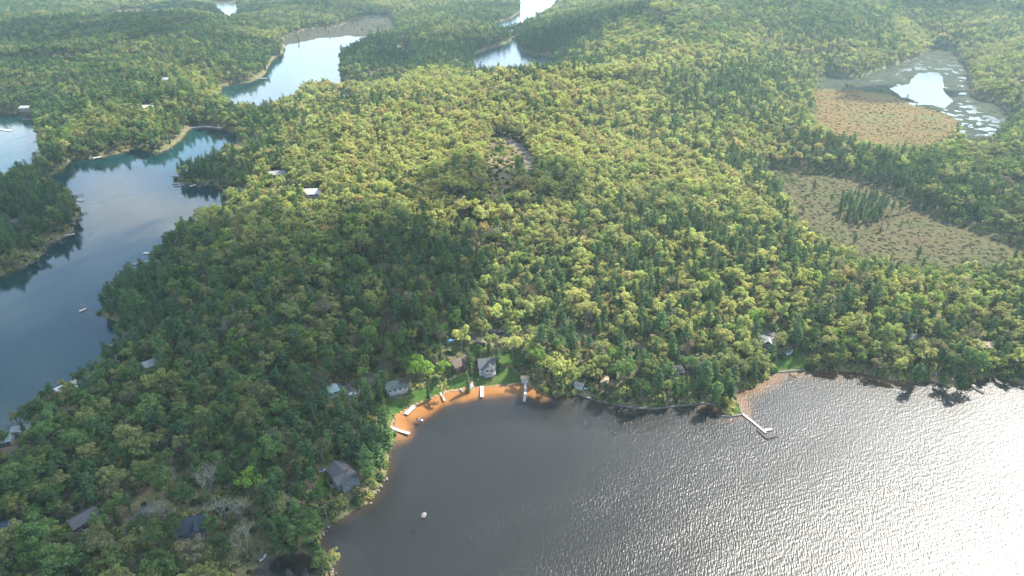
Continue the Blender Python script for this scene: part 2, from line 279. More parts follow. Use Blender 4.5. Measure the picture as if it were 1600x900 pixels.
# ---------------------------------------------------------------- open ground, tracks and clearings
def strip(pts, wd):                                   # polygon round a centreline of world points
    P = [Vector(p[:2]) for p in pts]; l, r = [], []
    for i, p in enumerate(P):
        d = (P[min(i + 1, len(P) - 1)] - P[max(i - 1, 0)]).normalized(); n = Vector((-d.y, d.x)); l.append(tuple(p + n * wd / 2)); r.append(tuple(p - n * wd / 2))
    return l + r[::-1]
def gp(L, lift=0): return [ground(a, b, lift)[:2] for a, b in L]
LAND = [  # name, object name, polygon, material
 ('lawn', gp([(601,672),(602,650),(606,622),(625,622),(650,610),(672,600),(690,592),(700,596),(712,588),(728,580),(735,598),(725,606),(700,611),(665,624),(640,634),(618,648)])),
 ('lawn', gp([(738,590),(738,578),(745,582),(775,582),(790,572),(800,580),(815,587),(815,597),(780,601),(740,604)])),
 ('lawn', gp([(775,556),(800,545),(818,556),(815,580),(795,572),(780,570)])),
 ('lawn', gp([(1213,578),(1216,562),(1240,552),(1262,560),(1262,576)])),
 ('lawn', gp([(730,545),(745,535),(765,538),(762,548),(742,560),(735,572),(728,556)])),
 ('lawn', gp([(488,778),(500,745),(510,738),(518,770),(512,790)])),
 ('lawn', gp([(430,310),(450,294),(470,298),(465,306),(440,312)])),
 ('lawn', gp([(1136,649),(1150,625),(1158,646)])),
 ('sand_beach', gp([(606,668),(636,630),(662,617),(698,604),(735,597),(780,591),(800,587),(828,590),(830,603),(815,604),(780,610),(735,612),(700,620),(665,632),(640,645),(622,672)])),
 ('sand_patch', gp([(1152,610),(1170,602),(1168,606),(1153,614)])),
 #('sand_beach', gp([(1148,616),(1185,596),(1205,584),(1215,576),(1260,574),(1340,579),(1340,584),(1260,584),(1215,590),(1170,612)])),
 ('sand_patch', gp([(1455,606),(1458,580),(1470,580),(1472,606)])),
 ('sand_patch', gp([(936,608),(938,590),(948,585),(958,600),(950,612)])),
 ('sand_patch', gp([(898,538),(900,524),(925,530),(950,540),(985,542),(985,550),(945,548),(915,545)])),
 ('sand_patch', gp([(362,242),(366,226),(378,222),(384,234),(376,244)])),
 ('sand_patch', gp([(526,154),(534,148),(552,151),(549,158),(530,158)])),
 ('sand_patch', gp([(385,222),(395,216),(412,216),(400,226),(380,232)])),
 ('gravel_drive', gp([(503,608),(530,598),(585,590),(592,560),(596,556),(600,565),(596,598),(560,615),(540,628),(500,625)])),
 ('gravel_drive', gp([(750,524),(770,513),(795,518),(800,526),(770,526),(758,530)])),
 ('gravel_drive', strip(gp([(188,858),(200,838),(212,818),(226,800),(238,784)]), 4.6)),
 ('gravel_drive', strip(gp([(1180,535),(1192,524),(1210,522),(1220,526)]), 5)),
 ('dirt_road', strip(gp([(784,216),(800,221),(812,229),(822,240),(826,262),(828,285)]), 7)),
 ('dirt_road', strip(gp([(733,346),(742,360),(752,378),(765,395),(775,405)]), 3.5)),
 ('dirt_road', strip(gp([(428,312),(445,311),(462,304),(480,306)]), 5)),
 ('dirt_road', strip(gp([(800,520),(850,522),(905,528),(960,544),(1010,545)]), 3.2)),
 ('clearing', gp([(768,212),(800,216),(818,230),(812,252),(806,275)]) + gp([(796,300),(780,308),(766,296),(758,276),(754,246)], 10)),
 ('clearing', gp([(700,352),(735,344),(740,350),(745,362),(735,362),(720,358)])),
 ('clearing', gp([(985,336),(1000,332),(1010,338),(998,345),(985,344)])),
]
# ---------------------------------------------------------------- terrain fan: rows closer together near the camera, as the ground itself is one sheet
yy = np.concatenate([np.arange(1700, 1000, -6.0), np.arange(1000, 830, -4.0), np.arange(830, 690, -1.1), np.arange(690, 105, -2.1), np.arange(105, 12, -3.0)])
rr_ = CAMH * F / (.882 * yy) * .93
az = np.concatenate([np.arange(-180, -46, 4.0), np.arange(-46, 46, .1), np.arange(46, 180, 4.0)])
az = np.radians(az); nr, na = len(rr_), len(az)
RR, AA = np.meshgrid(rr_, az, indexing='ij')
GX = (RR * np.sin(AA)).ravel(); GY = (RR * np.cos(AA)).ravel()
GX = np.append(GX, 0); GY = np.append(GY, 0)
P = np.stack([GX, GY], 1)
Z, W, M, wid, mid = survey(P)
far = np.clip((np.hypot(GX, GY) - 3000) / 5000, 0, 1); Z = np.where(W <= 0, Z + far * 25 * (fbm(GX, GY, 900, 3) + .3), Z)
V = np.stack([GX, GY, Z], 1)
i, j = np.meshgrid(np.arange(nr - 1), np.arange(na), indexing='ij')
jn = (j + 1) % na
Q = np.stack([i * na + j, (i + 1) * na + j, (i + 1) * na + jn, i * na + jn], -1).reshape(-1, 4)[:, ::-1]
ctr = V[Q].mean(1); fm = np.zeros(len(Q), int)         # 0 ground
Wf, Mf, midf, widf = W[Q].mean(1), M[Q].mean(1), mid[Q[:, 0]], wid[Q[:, 0]]
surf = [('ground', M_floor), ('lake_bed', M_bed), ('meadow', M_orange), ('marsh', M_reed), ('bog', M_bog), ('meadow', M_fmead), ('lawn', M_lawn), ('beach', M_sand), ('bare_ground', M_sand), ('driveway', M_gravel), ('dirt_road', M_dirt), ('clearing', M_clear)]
mk = list(MEADOWS); mm_ = {'orange': 2, 'reed': 3, 'bog': 4, 'side': 4, 'farm': 5, 'ffield': 5, 'inlet': 3, 'tmarsh': 5}
for n_, k in enumerate(mk): fm[(Mf > 0) & (midf == n_)] = mm_[k]
fm[Wf > -.3] = 1
lk = {'lawn': 6, 'sand_beach': 7, 'sand_patch': 8, 'gravel_drive': 9, 'dirt_road': 10, 'clearing': 11}
for kind, poly in LAND:
    s = sdist(ctr[:, :2], poly); sel = (s + fbm(ctr[:, 0], ctr[:, 1], 3, 2) * (3.5 if kind in ('clearing', 'sand_patch') else .8) > 0) & (Wf <= (.0 if kind != 'sand_beach' else 1.0)); fm[sel & ((fm == 0) | (fm == 1) | (kind in ('gravel_drive', 'dirt_road')))] = lk[kind]
for n_, (nm, mt) in enumerate(surf):
    sel = fm == n_
    if not sel.any(): continue
    q = Q[sel]; u, inv = np.unique(q, return_inverse=True)
    me = np_mesh(nm, V[u], inv.reshape(q.shape), [mt], smooth=True)
    if n_ == 1:
        c_ = me.attributes.new('clear', 'FLOAT', 'POINT'); c_.data.foreach_set('value', (wid[u] > 1).astype(np.float32)); a_ = me.attributes.new('sandy', 'FLOAT', 'POINT'); pu = V[u][:, :2]; a_.data.foreach_set('value', np.clip(np.exp(-(line_dist(pu, BEACH) / 12.5) ** 4) + .30 * np.exp(-(line_dist(pu, COVE_R) / 24) ** 4), 0, 1).astype(np.float32))  # clear marks the lakes whose bed gets the painted sky teal
    o = bpy.data.objects.new(nm, me); COL.objects.link(o); tag(o, kind='structure')
# disc of lake bed straight below the camera
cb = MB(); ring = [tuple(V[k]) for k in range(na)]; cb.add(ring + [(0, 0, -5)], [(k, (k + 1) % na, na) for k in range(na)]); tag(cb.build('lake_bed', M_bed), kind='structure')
# water sheets: faces near each body, flat at z = 0
wet_face = (Mf > -2) & (midf == mk.index('reed'))
wn = list(WATERS)
wm = {'river_bay': M_wstill, 'near_lake': M_wnear, 'cove': M_wcalm, 'left_lake': M_wcalm, 'upleft_lake': M_wcalm, 'mid_lake': M_wcalm, 'river': M_wstill}
wname = {'river_bay': 'river_water', 'near_lake': 'lake_water', 'cove': 'cove_water', 'left_lake': 'lake_water', 'upleft_lake': 'lake_water', 'mid_lake': 'lake_water', 'river': 'river_water'}
zmin = V[Q][:, :, 2].min(1)
for n_, k in enumerate(wn):
    sel = ((Wf > -8) & (widf == n_) & (zmin < .25) & ~wet_face)
    if k == 'heart_pond': sel = sel | wet_face
    q = Q[sel]; u, inv = np.unique(q, return_inverse=True); vv = V[u].copy(); vv[:, 2] = 0
    me = np_mesh(k, vv, inv.reshape(q.shape), [wm.get(k, M_wstill)], smooth=True); o = bpy.data.objects.new(wname.get(k, 'pond_water'), me); COL.objects.link(o); tag(o, kind='structure')
    if k == 'near_lake':
        rg = [(p[0], p[1], 0) for p in ring]; tag(MB().add(rg + [(0, 0, 0)], [(k2, (k2 + 1) % na, na) for k2 in range(na)]).build('lake_water', M_wnear), kind='structure')

# ---------------------------------------------------------------- trees: prototypes
def leaf_mat(name, trans=.35):
    m = bpy.data.materials.new(name); m.use_nodes = True; N = m.node_tree; N.nodes.clear(); L = N.links.new
    at = N.nodes.new('ShaderNodeAttribute'); at.attribute_type = 'INSTANCER'; at.attribute_name = 'tint'
    g = N.nodes.new('ShaderNodeNewGeometry'); mr = N.nodes.new('ShaderNodeMapRange'); mr.inputs[3].default_value = .6; mr.inputs[4].default_value = 1.45
    hs = N.nodes.new('ShaderNodeHueSaturation'); h = N.nodes.new('ShaderNodeMapRange'); h.inputs[3].default_value = .485; h.inputs[4].default_value = .515
    ml = N.nodes.new('ShaderNodeMath'); ml.operation = 'MULTIPLY'; ml.inputs[1].default_value = 7.31; fr = N.nodes.new('ShaderNodeMath'); fr.operation = 'FRACT'
    L(g.outputs['Random Per Island'], mr.inputs[0]); L(g.outputs['Random Per Island'], ml.inputs[0]); L(ml.outputs[0], fr.inputs[0]); L(fr.outputs[0], h.inputs[0])
    L(at.outputs['Color'], hs.inputs['Color']); L(mr.outputs[0], hs.inputs['Value']); L(h.outputs[0], hs.inputs['Hue'])
    d = N.nodes.new('ShaderNodeBsdfDiffuse'); t = N.nodes.new('ShaderNodeBsdfTranslucent'); mx = N.nodes.new('ShaderNodeMixShader'); mx.inputs[0].default_value = trans
    o = N.nodes.new('ShaderNodeOutputMaterial'); L(hs.outputs[0], d.inputs['Color']); L(hs.outputs[0], t.inputs['Color']); L(d.outputs[0], mx.inputs[1]); L(t.outputs[0], mx.inputs[2]); L(mx.outputs[0], o.inputs[0])
    return m
M_leaf = leaf_mat('broad_leaves', .56); M_needle = leaf_mat('needles', .3)
M_bark = mat('grey_bark', (.16,.14,.12), .9, noise=(3, .4)); M_pbark = mat('pine_bark', (.12,.085,.065), .9, noise=(3, .4)); M_pale = mat('pale_bark', (.26,.25,.225), .8, noise=(4, .3))
def cards(C, Nn, size, rs):
    """irregular leaf clumps: a bent quad at each centre, facing Nn"""
    n = len(C); Nn = Nn / np.maximum(np.linalg.norm(Nn, axis=1, keepdims=True), 1e-6)
    a = np.cross(Nn, rs.normal(size=(n, 3))); a /= np.maximum(np.linalg.norm(a, axis=1, keepdims=True), 1e-6); b = np.cross(Nn, a)
    s = (size * rs.uniform(.6, 1.35, n))[:, None]; el = rs.uniform(.55, 1.0, n)[:, None]
    k = lambda: 1 + rs.uniform(-.35, .35, (n, 1))
    v = np.stack([C + a * s * k(), C + b * s * el * k() + Nn * s * .25, C - a * s * k(), C - b * s * el * k() - Nn * s * .1], 1)
    return v.reshape(-1, 3), np.arange(4 * n).reshape(n, 4)
def limb(mb, a, b, r0, r1, bend=.15, seg=3, n=5):
    a, b = Vector(a), Vector(b); L = (b - a).length; off = Vector((random.gauss(0, 1), random.gauss(0, 1), random.gauss(0, .5))) * L * bend * .5; pr = a; pts = []
    for k in range(1, seg + 1):
        t = k / seg; q = a.lerp(b, t) + off * math.sin(t * math.pi); mb.tube(pr, q, r0 + (r1 - r0) * (k - 1) / seg, r0 + (r1 - r0) * t, n); pts.append(q); pr = q
    return pts
def tri_mesh(name, mb, m):
    me = bpy.data.meshes.new(name); me.from_pydata(mb.v, [], mb.f); me.materials.append(m); me.update(); me.polygons.foreach_set('use_smooth', [True] * len(me.polygons)); return me
def broadleaf(seed, h=13, R0=3.9, nclump=24, per=52, size=.34):
    random.seed(seed); rs = np.random.RandomState(seed); mb = MB()
    fork = h * rs.uniform(.32, .45); lean = Vector((rs.normal() * .5, rs.normal() * .5, 0))
    limb(mb, (0, 0, -.6), (lean.x * .5, lean.y * .5, fork), .24, .17, .05); top = Vector((lean.x, lean.y, h * .88)); limb(mb, (lean.x * .5, lean.y * .5, fork), top, .16, .04, .1)
    C = []; cz = h * .68; rz = h * .30
    while len(C) < nclump:
        v = rs.normal(size=3); v /= np.linalg.norm(v)
        if v[2] < -.45: continue
        rad = rs.uniform(.55, 1.0) * (1 + .25 * math.sin(3 * math.atan2(v[1], v[0]) + seed))
        c = np.array([v[0] * R0 * rad + lean.x, v[1] * R0 * rad + lean.y, cz + v[2] * rz * rad])
        C.append(c)
    CC, NN = [], []
    for c in C:
        base = Vector((lean.x * .6, lean.y * .6, fork + (c[2] - fork) * rs.uniform(.05, .4))); limb(mb, base, Vector(c), .075, .02, .12, 3, 4)
        cr = rs.uniform(.95, 1.6) * R0 / 3.9; n = int(per * rs.uniform(.7, 1.3)); v = rs.normal(size=(n, 3)); v /= np.linalg.norm(v, axis=1, keepdims=True); v[:, 2] = np.where(v[:, 2] < -.3, -v[:, 2], v[:, 2])
        p = c + v * np.array([cr, cr, cr * .75]) * (rs.uniform(.5, 1.08, n) ** .5)[:, None]; CC.append(p); NN.append(v + rs.normal(size=(n, 3)) * .55 + [0, 0, .3])
    v, q = cards(np.concatenate(CC), np.concatenate(NN), size, rs)
    return tri_mesh('trunk', mb, M_bark), np_mesh('crown', v, q, [M_leaf])
def conifer(seed, h=16, R0=2.7, shape='pine'):
    random.seed(seed); rs = np.random.RandomState(seed); mb = MB(); limb(mb, (0, 0, -.6), (rs.normal() * .2, rs.normal() * .2, h * .97), .25, .03, .02, 5, 6); CC, NN, S = [], [], []
    z = h * (.28 if shape == 'pine' else .10)
    while z < h * .985:
        t = (z / h)
        if shape == 'pine': rad = R0 * (min(1, (t - .18) * 2.6)) * (1 - ((t - .5) / .56) ** 2 if t > .5 else 1) * rs.uniform(.7, 1.15)
        else: rad = R0 * (1 - t) ** .85 * rs.uniform(.85, 1.12) + .15
        nb = 6 if shape == 'pine' else 8; a0 = rs.uniform(0, 6.28)
        for k in range(nb):
            a = a0 + k * 6.283 / nb + rs.normal() * .25; r = rad * rs.uniform(.65, 1.15); rise = (.22 if shape == 'pine' else -.18) * r
            e = Vector((math.cos(a) * r, math.sin(a) * r, z + rise)); limb(mb, (0, 0, z), e, .05, .012, .05, 2, 3)
            n = max(6, int((11 if shape == 'pine' else 9) * r / 1.5)); t_ = rs.uniform(.25 if shape == 'pine' else .15, 1.05, n)
            sp = .34 * r * t_ * (.6 if shape == 'pine' else .5)
            p = np.array([0, 0, z]) + t_[:, None] * (np.array(e) - [0, 0, z]); p = p + rs.normal(size=(n, 3)) * np.stack([sp + .12, sp + .12, .12 + 0 * sp], 1); CC.append(p)
            NN.append(np.array([math.cos(a) * .5, math.sin(a) * .5, .9]) + rs.normal(size=(n, 3)) * .45)
        z += (1.05 if shape == 'pine' else .75) * rs.uniform(.8, 1.2) * h / 16
    v, q = cards(np.concatenate(CC), np.concatenate(NN), .36 if shape == 'pine' else .30, rs)
    return tri_mesh('trunk', mb, M_pbark), np_mesh('crown', v, q, [M_needle])
def bare(seed, h=13, R0=3.2, pale=False, buds=900):
    random.seed(seed); rs = np.random.RandomState(seed); mb = MB(); tips = []
    def rec(a, d, L, r, lev):
        b = a + d * L; limb(mb, a, b, r, r * .62, .12, 2, 4 if lev else 6)
        if lev >= 4: tips.append(b); return
        for k in range(3 if lev < 3 else 2):
            nd = (d + Vector((random.gauss(0, .5), random.gauss(0, .5), random.gauss(.12, .25)))).normalized(); rec(a.lerp(b, random.uniform(.6, 1)), nd, L * random.uniform(.6, .8), r * .6, lev + 1)
    for k in range(3 if pale else 1): rec(Vector((k * .3, 0, -.5)), Vector((random.gauss(0, .22), random.gauss(0, .22), 1)).normalized(), h * .36, .2 if not pale else .15, 0)
    T_ = np.array(tips); p = T_[rs.randint(0, len(T_), buds)] + rs.normal(size=(buds, 3)) * .55
    v, q = cards(p, rs.normal(size=(buds, 3)) + [0, 0, .4], .17 if pale else .24, rs)
    return tri_mesh('trunk', mb, M_pale if pale else M_bark), np_mesh('crown', v, q, [M_leaf])
PROTO = {'broadleaf_tree': [broadleaf(s, h=hh, R0=rr, nclump=nc) for s, hh, rr, nc in ((1,13,3.9,24),(2,14,4.2,27),(3,12,3.4,19),(4,15,3.7,24),(5,11,3.9,20),(6,13,3.1,17),(7,14.5,4.5,28))],
         'pine_tree': [conifer(s, hh, rr, 'pine') for s, hh, rr in ((11,17,3.0),(12,15,2.7),(13,19,3.1),(14,16,2.4))] + [conifer(s, hh, rr, 'fir') for s, hh, rr in ((21,15,2.4),(22,12,2.2),(23,17,2.6))],
         'bare_tree': [bare(31), bare(32, 12, 3), bare(33, 14), bare(34, 13)]}
PALE = bare(41, 14, 3.2, True, 260)
# ---------------------------------------------------------------- where things stand: keep trees off houses, lawns, tracks and sight lines
CLEAR = []                                            # world discs (x, y, r)
def clear(p, r, sight=0):
    CLEAR.append((p[0], p[1], r)); d = Vector((-p[0], -p[1])).normalized()
    for k in range(1, int(sight / 2.5) + 1): q = Vector((p[0], p[1])) + d * 2.5 * k; CLEAR.append((q.x, q.y, r * .75))
# ---------------------------------------------------------------- buildings
def flat(col, n, **k): return mat(n, tuple(c * .52 for c in col), noise=(1.2, .18), **k)
ROOFS = {'grey': flat((.12,.12,.13), 'grey_shingle'), 'dark': flat((.055,.06,.07), 'dark_shingle'), 'blue': flat((.045,.065,.10), 'blue_roofing'), 'brown': flat((.15,.11,.085), 'brown_shingle'), 'green': flat((.15,.20,.17), 'grey_green_roofing'),
         'pale': flat((.42,.42,.40), 'pale_roofing'), 'white': flat((.72,.72,.70), 'white_metal_roofing', rough=.5), 'beige': flat((.48,.36,.25), 'tan_roofing'), 'aqua': flat((.30,.45,.42), 'pale_green_roofing')}
WALLS = {'white': flat((.70,.70,.67), 'white_siding'), 'grey': flat((.30,.31,.32), 'grey_siding'), 'brown': flat((.20,.12,.07), 'brown_log_wall'), 'dark': flat((.07,.065,.06), 'dark_board_wall'), 'green': flat((.13,.18,.14), 'green_siding'), 'tan': flat((.42,.33,.24), 'tan_siding'), 'blue': flat((.12,.17,.24), 'blue_siding')}
M_trim = flat((.78,.78,.75), 'white_trim'); M_glass = mat('window_glass', (.03,.04,.05), .08, .8); M_wood = mat('weathered_deck', (.20,.175,.15), .85, noise=(2, .25)); M_pdeck = mat('pale_dock_boards', (.34,.31,.27), .8, noise=(2, .2)); M_ddeck = mat('dark_wet_boards', (.06,.05,.043), .8, noise=(2, .3))
M_brick = flat((.30,.14,.09), 'chimney_brick'); M_stone = flat((.24,.22,.20), 'granite'); M_door = flat((.14,.09,.06), 'door_paint')
def gable(mb, x0, x1, y0, y1, zb, zt, zr, axis='x'):
    if axis == 'x':
        ym = (y0 + y1) / 2; mb.add([(x0,y0,zb),(x1,y0,zb),(x1,y1,zb),(x0,y1,zb),(x0,y0,zt),(x1,y0,zt),(x1,y1,zt),(x0,y1,zt),(x0,ym,zr),(x1,ym,zr)], [(3,2,1,0),(0,1,5,4),(2,3,7,6),(1,2,6,9,5),(3,0,4,8,7)])
    else:
        xm = (x0 + x1) / 2; mb.add([(x0,y0,zb),(x1,y0,zb),(x1,y1,zb),(x0,y1,zb),(x0,y0,zt),(x1,y0,zt),(x1,y1,zt),(x0,y1,zt),(xm,y0,zr),(xm,y1,zr)], [(3,2,1,0),(0,1,5,8,4),(2,3,7,9,6),(1,2,6,5),(3,0,4,7)])
def roofslabs(mb, x0, x1, y0, y1, zt, zr, axis='x', ov=.45, th=.16):
    if axis == 'x':
        ym = (y0 + y1) / 2; s = (zr - zt) / (ym - y0); a, b = x0 - ov, x1 + ov
        for sgn, ye in ((1, y0 - ov), (-1, y1 + ov)):
            ze = zt - ov * s; vs = [(a,ye,ze+.02),(b,ye,ze+.02),(b,ym,zr+.02),(a,ym,zr+.02)]; vs += [(x, y, z + th) for x, y, z in vs]
            mb.add(vs, [(3,2,1,0),(4,5,6,7),(0,1,5,4),(1,2,6,5),(2,3,7,6),(3,0,4,7)] if sgn > 0 else [(0,1,2,3),(7,6,5,4),(4,5,1,0),(5,6,2,1),(6,7,3,2),(7,4,0,3)])
    else:
        xm = (x0 + x1) / 2; s = (zr - zt) / (xm - x0); a, b = y0 - ov, y1 + ov
        for sgn, xe in ((1, x0 - ov), (-1, x1 + ov)):
            ze = zt - ov * s; vs = [(xe,a,ze+.02),(xe,b,ze+.02),(xm,b,zr+.02),(xm,a,zr+.02)]; vs += [(x, y, z + th) for x, y, z in vs]
            mb.add(vs, [(0,1,2,3),(7,6,5,4),(4,5,1,0),(5,6,2,1),(6,7,3,2),(7,4,0,3)] if sgn > 0 else [(3,2,1,0),(4,5,6,7),(0,1,5,4),(1,2,6,5),(2,3,7,6),(3,0,4,7)])
def house(x, y, L, Wd, yaw, roof, wall, label, name='cottage', cat='house', wh=2.6, rh=1.7, cross=None, deck=None, chimney=False, nwin=3, sight=12, door=True, win=True, r=None, big_gable=False):
    p = ground(x, y, 2.0); t = empty(name, p, R(yaw)); tag(t, label, cat); clear(p, (r or max(L, Wd) * .62 + 1.5) * .82, sight * .8)
    a, b = L / 2, Wd / 2; f = .35; mb = MB(); gable(mb, -a, a, -b, b, -1.5, f + wh, f + wh + rh, 'x')
    wl = mb; rf = MB(); roofslabs(rf, -a, a, -b, b, f + wh, f + wh + rh)
    if cross:
        cx, cw, cl = cross; gable(wl, cx - cw / 2, cx + cw / 2, -b - cl, -b + .5, -1.5, f + wh + .01, f + wh + rh * .92, 'y'); roofslabs(rf, cx - cw / 2, cx + cw / 2, -b - cl, -.02, f + wh + .01, f + wh + rh * .92, 'y', .4)
    wl.build('wall', WALLS[wall], t); ro = rf.build('roof', ROOFS[roof], t)
    if chimney: MB().box(a * .3 - .35, a * .3 + .35, .4, 1.1, f + wh, f + wh + rh + .9).build('chimney', M_brick, ro)
    def window(cx, cy, ax, s, w_=1.1, h_=1.0, zc=1.7):
        fr = MB(); gl = MB(); z0, z1 = f + zc - h_ / 2, f + zc + h_ / 2; k = .11
        def bx(m_, u0, u1, z0_, z1_, d0, d1):
            if ax == 'y': m_.box(cx + u0, cx + u1, min(cy + s * d0, cy + s * d1), max(cy + s * d0, cy + s * d1), z0_, z1_)
            else: m_.box(min(cx + s * d0, cx + s * d1), max(cx + s * d0, cx + s * d1), cy + u0, cy + u1, z0_, z1_)
        bx(fr, -w_/2-k, w_/2+k, z0-k, z0, -.02, .07); bx(fr, -w_/2-k, w_/2+k, z1, z1+k, -.02, .07); bx(fr, -w_/2-k, -w_/2, z0, z1, -.02, .07); bx(fr, w_/2, w_/2+k, z0, z1, -.02, .07); bx(fr, -.03, .03, z0, z1, -.02, .06)
        bx(gl, -w_/2, w_/2, z0, z1, -.02, .03); o = fr.build('window', M_trim, t); gl.build('pane', M_glass, o)
    if win:
        for k in range(nwin):
            u = -a + L * (k + .5) / nwin
            if not (cross and abs(u - cross[0]) < cross[1] / 2 + .6): window(u, -b, 'y', -1, L / nwin * .5)
            if k != nwin // 2: window(u, b, 'y', 1)
        for s in (-1, 1): window(s * a, -b * .45, 'x', s); window(s * a, b * .45, 'x', s)
        if cross: window(cross[0] - cross[1] * .22, -b - cross[2], 'y', -1, cross[1] * .3, 1.3); window(cross[0] + cross[1] * .22, -b - cross[2], 'y', -1, cross[1] * .3, 1.3)
    if door: d = MB().box(-.45, .45, b + .0, b + .06, f - .1, f + 2).build('door', M_door, t); MB().box(.28, .36, b + .06, b + .12, f + .9, f + 1).build('handle', M_trim, d)
    if deck:
        dw, dd = deck; y1 = -b - (cross[2] if cross else 0) * 0 ; m_ = MB()
        for k in range(int(dd / .3)): m_.box(-dw / 2, dw / 2, y1 - .02 - (k + 1) * .3 + .02, y1 - .02 - k * .3, f - .12, f - .02)
        dk = m_.build('deck', M_wood, t); rl = MB(); yb = y1 - dd
        rl.box(-dw/2, dw/2, yb, yb + .08, f + .85, f + .95)
        for k in range(int(dw / 1.2) + 1): q = -dw / 2 + k * 1.2; rl.box(q, q + .08, yb, yb + .08, -1.3, f + .85)
        for s in (-1, 1): rl.box(s*dw/2 - .04, s*dw/2 + .04, yb + .09, y1 - .05, f + .85, f + .95)
        rl.build('railing', M_trim, dk)
    return t
house(536, 742, 11.5, 7, -47, 'grey', 'grey', 'grey gabled lake house with cross gable in the trees above the rocky near shore', cross=(2.2, 4.2, 1.2), deck=(5, 2.5), chimney=True, rh=1.9, r=8, sight=10)
house(619, 603, 9.5, 6.2, 22, 'green', 'white', 'grey-green roofed cottage with a white windowed front above the green lawn', deck=(8, 1.6), nwin=4, sight=12, rh=1.9)
house(513, 612, 7.5, 5.5, 35, 'aqua', 'white', 'small pale green roofed cottage beside the gravel yard left of the beach', rh=1.3, sight=8)
house(717, 568, 8, 6.2, 40, 'brown', 'brown', 'brown roofed cottage between the bright green trees and the dark cedar', cross=(1.5, 3.5, 1), sight=11, rh=2)
house(760, 570, 7.5, 7.5, 8, 'grey', 'white', 'grey roofed white cottage with a glazed front gable above the beach lawn', cross=(.9, 4.6, 1.4), deck=(7.5, 2.6), nwin=3, sight=13, rh=2.2, wh=2.7)
house(752, 532, 4.0, 3.2, -5, 'beige', 'dark', 'small tan roofed shed behind the beach cottages', 'shed', 'shed', wh=2.0, rh=.9, nwin=1, sight=10, r=3)
house(820, 590, 3.0, 2.4, 0, 'beige', 'white', 'tiny white boathouse with a tan roof at the head of the long dock', 'boathouse', 'boathouse', wh=1.9, rh=.8, nwin=1, sight=3, r=2.6)
house(905, 600, 3.8, 2.6, -15, 'pale', 'white', 'small white shed close to the bank right of the beach', 'shed', 'shed', wh=1.7, rh=.6, nwin=1, sight=6, r=2.6)
house(945, 594, 4.5, 2.6, 75, 'beige', 'tan', 'narrow tan roofed boathouse on the bare bank left of the round green trees', 'boathouse', 'boathouse', wh=1.8, rh=.8, nwin=1, sight=9, r=2.8)
house(1084, 566, 10, 7, 15, 'dark', 'blue', 'dark roofed cottage half hidden behind the shoreline trees of the wooded point', deck=(6, 2), sight=5, chimney=True, r=6)
house(1052, 580, 8, 6, 8, 'dark', 'grey', 'low charcoal roofed cottage deep in the trees left of the wooded point', sight=2, rh=1.2, r=5)
house(1200, 534, 7.5, 6, -20, 'pale', 'dark', 'pale grey roofed cottage beside the turning track above the right cove', 'cottage', 'house', cross=(0, 4.5, 1), sight=10, rh=2)
house(1536, 540, 9, 5.5, -5, 'beige', 'tan', 'tan roofed cottage in the wood near the right edge', sight=12, rh=1.2)
house(1420, 528, 6, 4.5, 0, 'grey', 'dark', 'small dark walled cabin in the wood above the right shore', sight=6, rh=1.4)
house(131, 812, 8, 5.5, 52, 'grey', 'dark', 'grey roofed cabin with white eaves in the lower left wood', sight=9, rh=1.5, deck=(4, 1.5))
house(300, 822, 9.5, 7.5, 18, 'blue', 'grey', 'dark blue roofed house with white dormer trim in the lower left wood', cross=(1.5, 4, 1.2), deck=(8, 2.4), sight=12, rh=2.3, chimney=True)
house(14, 828, 8, 7, 10, 'blue', 'blue', 'blue roofed house cut by the left edge near the bottom corner', sight=8, r=6)
house(20, 708, 7, 5.5, 12, 'brown', 'tan', 'brown roofed cottage with a pale gable at the left edge', cross=(2, 3, 1), sight=8)
house(4, 688, 7, 5.5, 20, 'aqua', 'grey', 'pale green roofed cottage at the left edge above the brown roofed one', sight=6)
house(34, 672, 6, 4, 15, 'pale', 'grey', 'low pale roofed cabin by the left lake near the left edge', sight=7, rh=.9)
house(106, 608, 9, 7, 50, 'white', 'white', 'bright white roofed house on the left lake bank', cross=(-1, 4, 1.2), sight=13, deck=(5, 2), r=6.5)
house(151, 590, 6, 5, 30, 'pale', 'grey', 'grey roofed cabin just right of the white roofed lake house', sight=8, rh=1.1)
house(236, 570, 7.5, 5.5, 40, 'pale', 'white', 'pale roofed white cottage inland from the left lake', sight=10)
house(208, 526, 7.5, 5.5, 15, 'grey', 'grey', 'grey cottage beside the inlet below the left lake promontory', sight=7)
house(311, 350, 8, 6, 55, 'brown', 'grey', 'brown roofed cottage on the right bank of the left lake', sight=8)
house(283, 385, 8, 6, 40, 'brown', 'brown', 'dark brown roofed cottage on the bank above the square raft', sight=8)
house(434, 272, 13, 8, 10, 'pale', 'blue', 'wide pale roofed blue house in the wood above the white roofed barn', deck=(8, 2.5), sight=34, r=10)
house(488, 302, 12, 8.5, 5, 'white', 'white', 'bright white roofed low barn beside the pale track', 'barn', 'barn', wh=2.6, rh=2.6, sight=42, r=12)
house(58, 286, 12, 8, 12, 'pale', 'grey', 'pale roofed house on the left peninsula', sight=14)
house(22, 348, 9, 6, 15, 'grey', 'white', 'small grey roofed cottage in the left peninsula pines', sight=12)
house(365, 298, 9, 5, 20, 'pale', 'grey', 'low pale roofed boathouse in the small bay by the wooded islet point', 'boathouse', 'boathouse', sight=10, rh=.8)
house(543, 152, 12, 8, 10, 'white', 'tan', 'distant white roofed house on the sandy patch by the far lake', sight=25)
house(375, 300, 9, 7, 10, 'grey', 'grey', 'grey cottage among the trees right of the wooded islet point', sight=12)
house(232, 168, 13, 8, 5, 'white', 'white', 'far white roofed house in the wood above the cove', sight=22)
